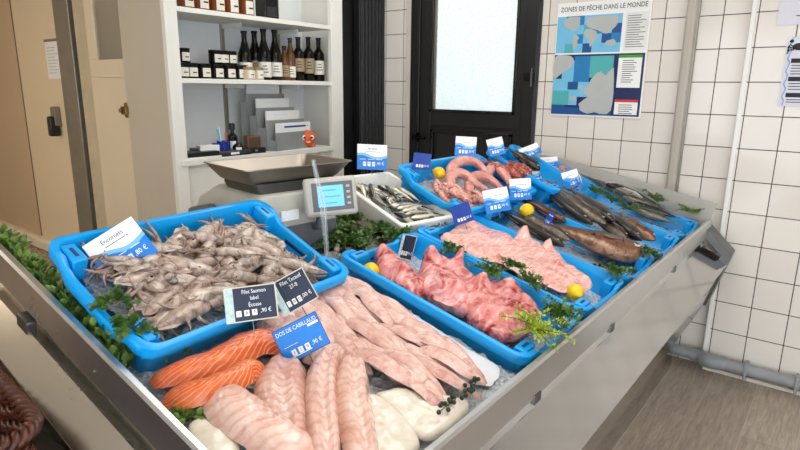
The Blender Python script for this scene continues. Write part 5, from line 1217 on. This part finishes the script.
simple('pen_cup', 'cobalt blue cup with pens on the lower shelf', 'cup', 223, 146, -3.1, [('cup', MB().lathe([(.036, 0), (.038, .085), (.034, .085), (.032, .01)], 16), COB), ('pen', MB().tube([(.0, -.01, .01), (.0, -.03, .16)], .006, 6), LBLUE), ('pen', MB().tube([(.01, .01, .01), (.01, .02, .14)], .006, 6), plain('pink_pen', srgb(206, 90, 110), .4)), ('pen', MB().tube([(-.01, 0, .01), (-.02, -.012, .17)], .005, 6), CARDW)])
simple('squat_blue_cup', 'second blue cup to the left of the pens', 'cup', 217, 147, -3.08, [('cup', MB().lathe([(.03, 0), (.031, .075), (.028, .075), (.026, .01)], 14), COB)])
simple('pump_bottle', 'black bottle with a tall cap beside the blue cup', 'bottle', 233, 147, -3.12, [('body', MB().lathe([(.03, 0), (.032, .005), (.032, .11), (.012, .13), (.012, .15)], 14), BLACKG), ('cap', MB().lathe([(.02, .15), (.02, .185), (.014, .19)], 12), BLACKM), ('label', sleeve(.0325, .03, .08, -.8, .3), CARDW)])
simple('black_jar', 'short black and white jar in front of the black bottle', 'jar', 238, 150, -3.06, [('body', MB().lathe([(.028, 0), (.032, .01), (.032, .05), (.018, .065)], 14), BLACKG), ('label', sleeve(.0325, .01, .045, -.7, .5), CARDW)])
simple('card_holder', 'white card holder box beside the black tray', 'box', 207, 147, -3.08, [('box', MB().bb((-.035, -.055, 0), (.035, .065, .07)), WHITEP)], -.2)
simple('card_reader', 'small black card reader behind the white card box', 'card reader', 197, 147, -3.12, [('body', MB().bb((-.04, -.035, 0), (.04, .035, .05)), BLACKM), ('screen', MB().bb((.04, -.02, .02), (.0415, .02, .04)), SCALED)])
simple('document_tray', 'flat black tray of papers at the front left of the lower shelf', 'tray', 196, 154, -3.06, [('tray', MB().bb((-.06, -.12, .012), (.06, .12, .04)), BLACKM), ('papers', MB().bb((-.055, -.11, 0), (.068, .13, .0115)), WHITEP)], -.05)
simple('laptop', 'closed dark grey laptop lying on the lower shelf', 'laptop', 226, 152, -3.07, [('lid', MB().bb((-.07, -.13, .012), (.07, .14, .03)), DARKST), ('base', MB().bb((-.07, -.13, 0), (.07, .14, .011)), BLACKM), ('sticker', MB().bb((.0702, -.01, .008), (.071, .05, .022)), CARDW)], -.05)
simple('brown_box', 'small brown cardboard box beside the leaflet rack', 'box', 254, 147, -3.16, [('box', MB().bb((-.03, -.06, 0), (.03, .06, .10)), plain('cardboard', srgb(120, 92, 60), .7)), ('flap', MB().bb((.0305, -.05, .03), (.033, .05, .09)), plain('cardboard_dark', srgb(86, 66, 44), .7))], -.2)
simple('black_case', 'flat black case in front of the brown box', 'case', 254, 152, -3.04, [('case', MB().bb((-.03, -.07, 0), (.03, .07, .035)), BLACKM), ('clasp', MB().bb((.03, -.01, .012), (.033, .01, .024)), ALU)], -.1)

# ================================================================ BASKET
k = NT('wicker'); k.col(k.ramp(k.noise(k.coord(), 40), [(.3, srgb(52, 24, 15)), (.7, srgb(100, 52, 34))])).set(Roughness=.4); WICK = k.m
st = thing('dark_stand', 'low black stand under the wicker basket at the end of the counter', 'stand', (-1.75, .18, .25))
obj('top', MB().bb((-.5, -.2, .495), (.95, .19, .515)), BLACKM, st, bevel=.003); obj('edge', MB().bb((-.5, .188, .50), (.95, .195, .512)), ALU, st)  # pale edge strip stands in for the bright highlight along the stand
for x in (-.45, .9): obj('leg', MB().bb((x - .02, -.18, 0), (x + .02, .15, .495)), BLACKM, st)
bs = thing('wicker_basket', 'dark brown woven wicker basket beside the steel counter end', 'basket', Matrix.Translation((-1.375, .185, .765)) @ Matrix.Rotation(math.radians(-4), 4, 'Z'))
BL, BW, BH = .46, .36, .19
mb = MB()
for j in range(11):
    z = .008 + j * .0165; g = 1 - .12 * (1 - z / BH); n = 96; rp_ = rrect(BL * g, BW * g, .07, 8)
    pts = []; tot = []
    for i in range(len(rp_)): a, b = V((*rp_[i], 0)), V((*rp_[(i + 1) % len(rp_)], 0)); tot += [a.lerp(b, f / max(1, int((b - a).length / .012))) for f in range(max(1, int((b - a).length / .012)))]
    for i, p in enumerate(tot):
        nn = V((p.x / BL, p.y / BW, 0)).normalized(); pts.append(p + nn * (.006 * math.sin(i * PI / 2 + j * PI)) + V((0, 0, z)))
    mb.tube(pts + [pts[0]], .0075, 6, uvs=False)
obj('weave', mb, WICK, bs, smooth=180)
mb = MB(); rp_ = [V((x, y, BH)) for x, y in rrect(BL * 1.02, BW * 1.02, .075, 8)]; rp_ = catmull(rp_, 2, True); N = len(rp_)
for s_ in range(3):
    pts = []
    for i, p in enumerate(rp_):
        nn = V((p.x / BL, p.y / BW, 0)).normalized(); a = i * .9 + s_ * 2.09; pts.append(p + nn * .011 * math.cos(a) + V((0, 0, .011 * math.sin(a))))
    mb.tube(pts + [pts[0]], .0085, 6, uvs=False)
obj('braided_rim', mb, WICK, bs, smooth=180)
obj('base', MB().prism(rrect(BL * .86, BW * .86, .06, 6), 0, .012), WICK, bs)

# ================================================================ LIGHT
w = bpy.data.worlds.new('world'); SC.world = w; w.use_nodes = True
bg = w.node_tree.nodes['Background']; bg.inputs['Color'].default_value = (.86, .93, 1, 1); bg.inputs['Strength'].default_value = 3.1
def area(name, loc, size, e, col=(1, .96, .9), rot=(0, 0, 0)):
    l = bpy.data.lights.new(name, 'AREA'); l.shape = 'RECTANGLE'; l.size, l.size_y = size; l.energy = e; l.color = col
    o = bpy.data.objects.new(name, l); COL.objects.link(o); o.location = loc; o.rotation_euler = rot
area('ceiling_lamp_counter', (-.9, 1.7, 2.77), (1.2, 1.6), 20)
area('ceiling_lamp_back', (-2.4, 2.6, 2.77), (.6, 1.2), 9)
area('ceiling_lamp_left', (-4.5, -.2, 2.77), (1.6, .8), 24, (1, .84, .64))  # unseen warm lamp, placed so its reflection warms the end ledge
area('ceiling_lamp_front', (.9, .8, 2.77), (1.0, 1.6), 12)
SC.view_settings.view_transform = 'Standard'; SC.view_settings.look = 'None'; SC.view_settings.exposure = 0.22; SC.view_settings.gamma = 1.0; SC.view_settings.use_curve_mapping = False
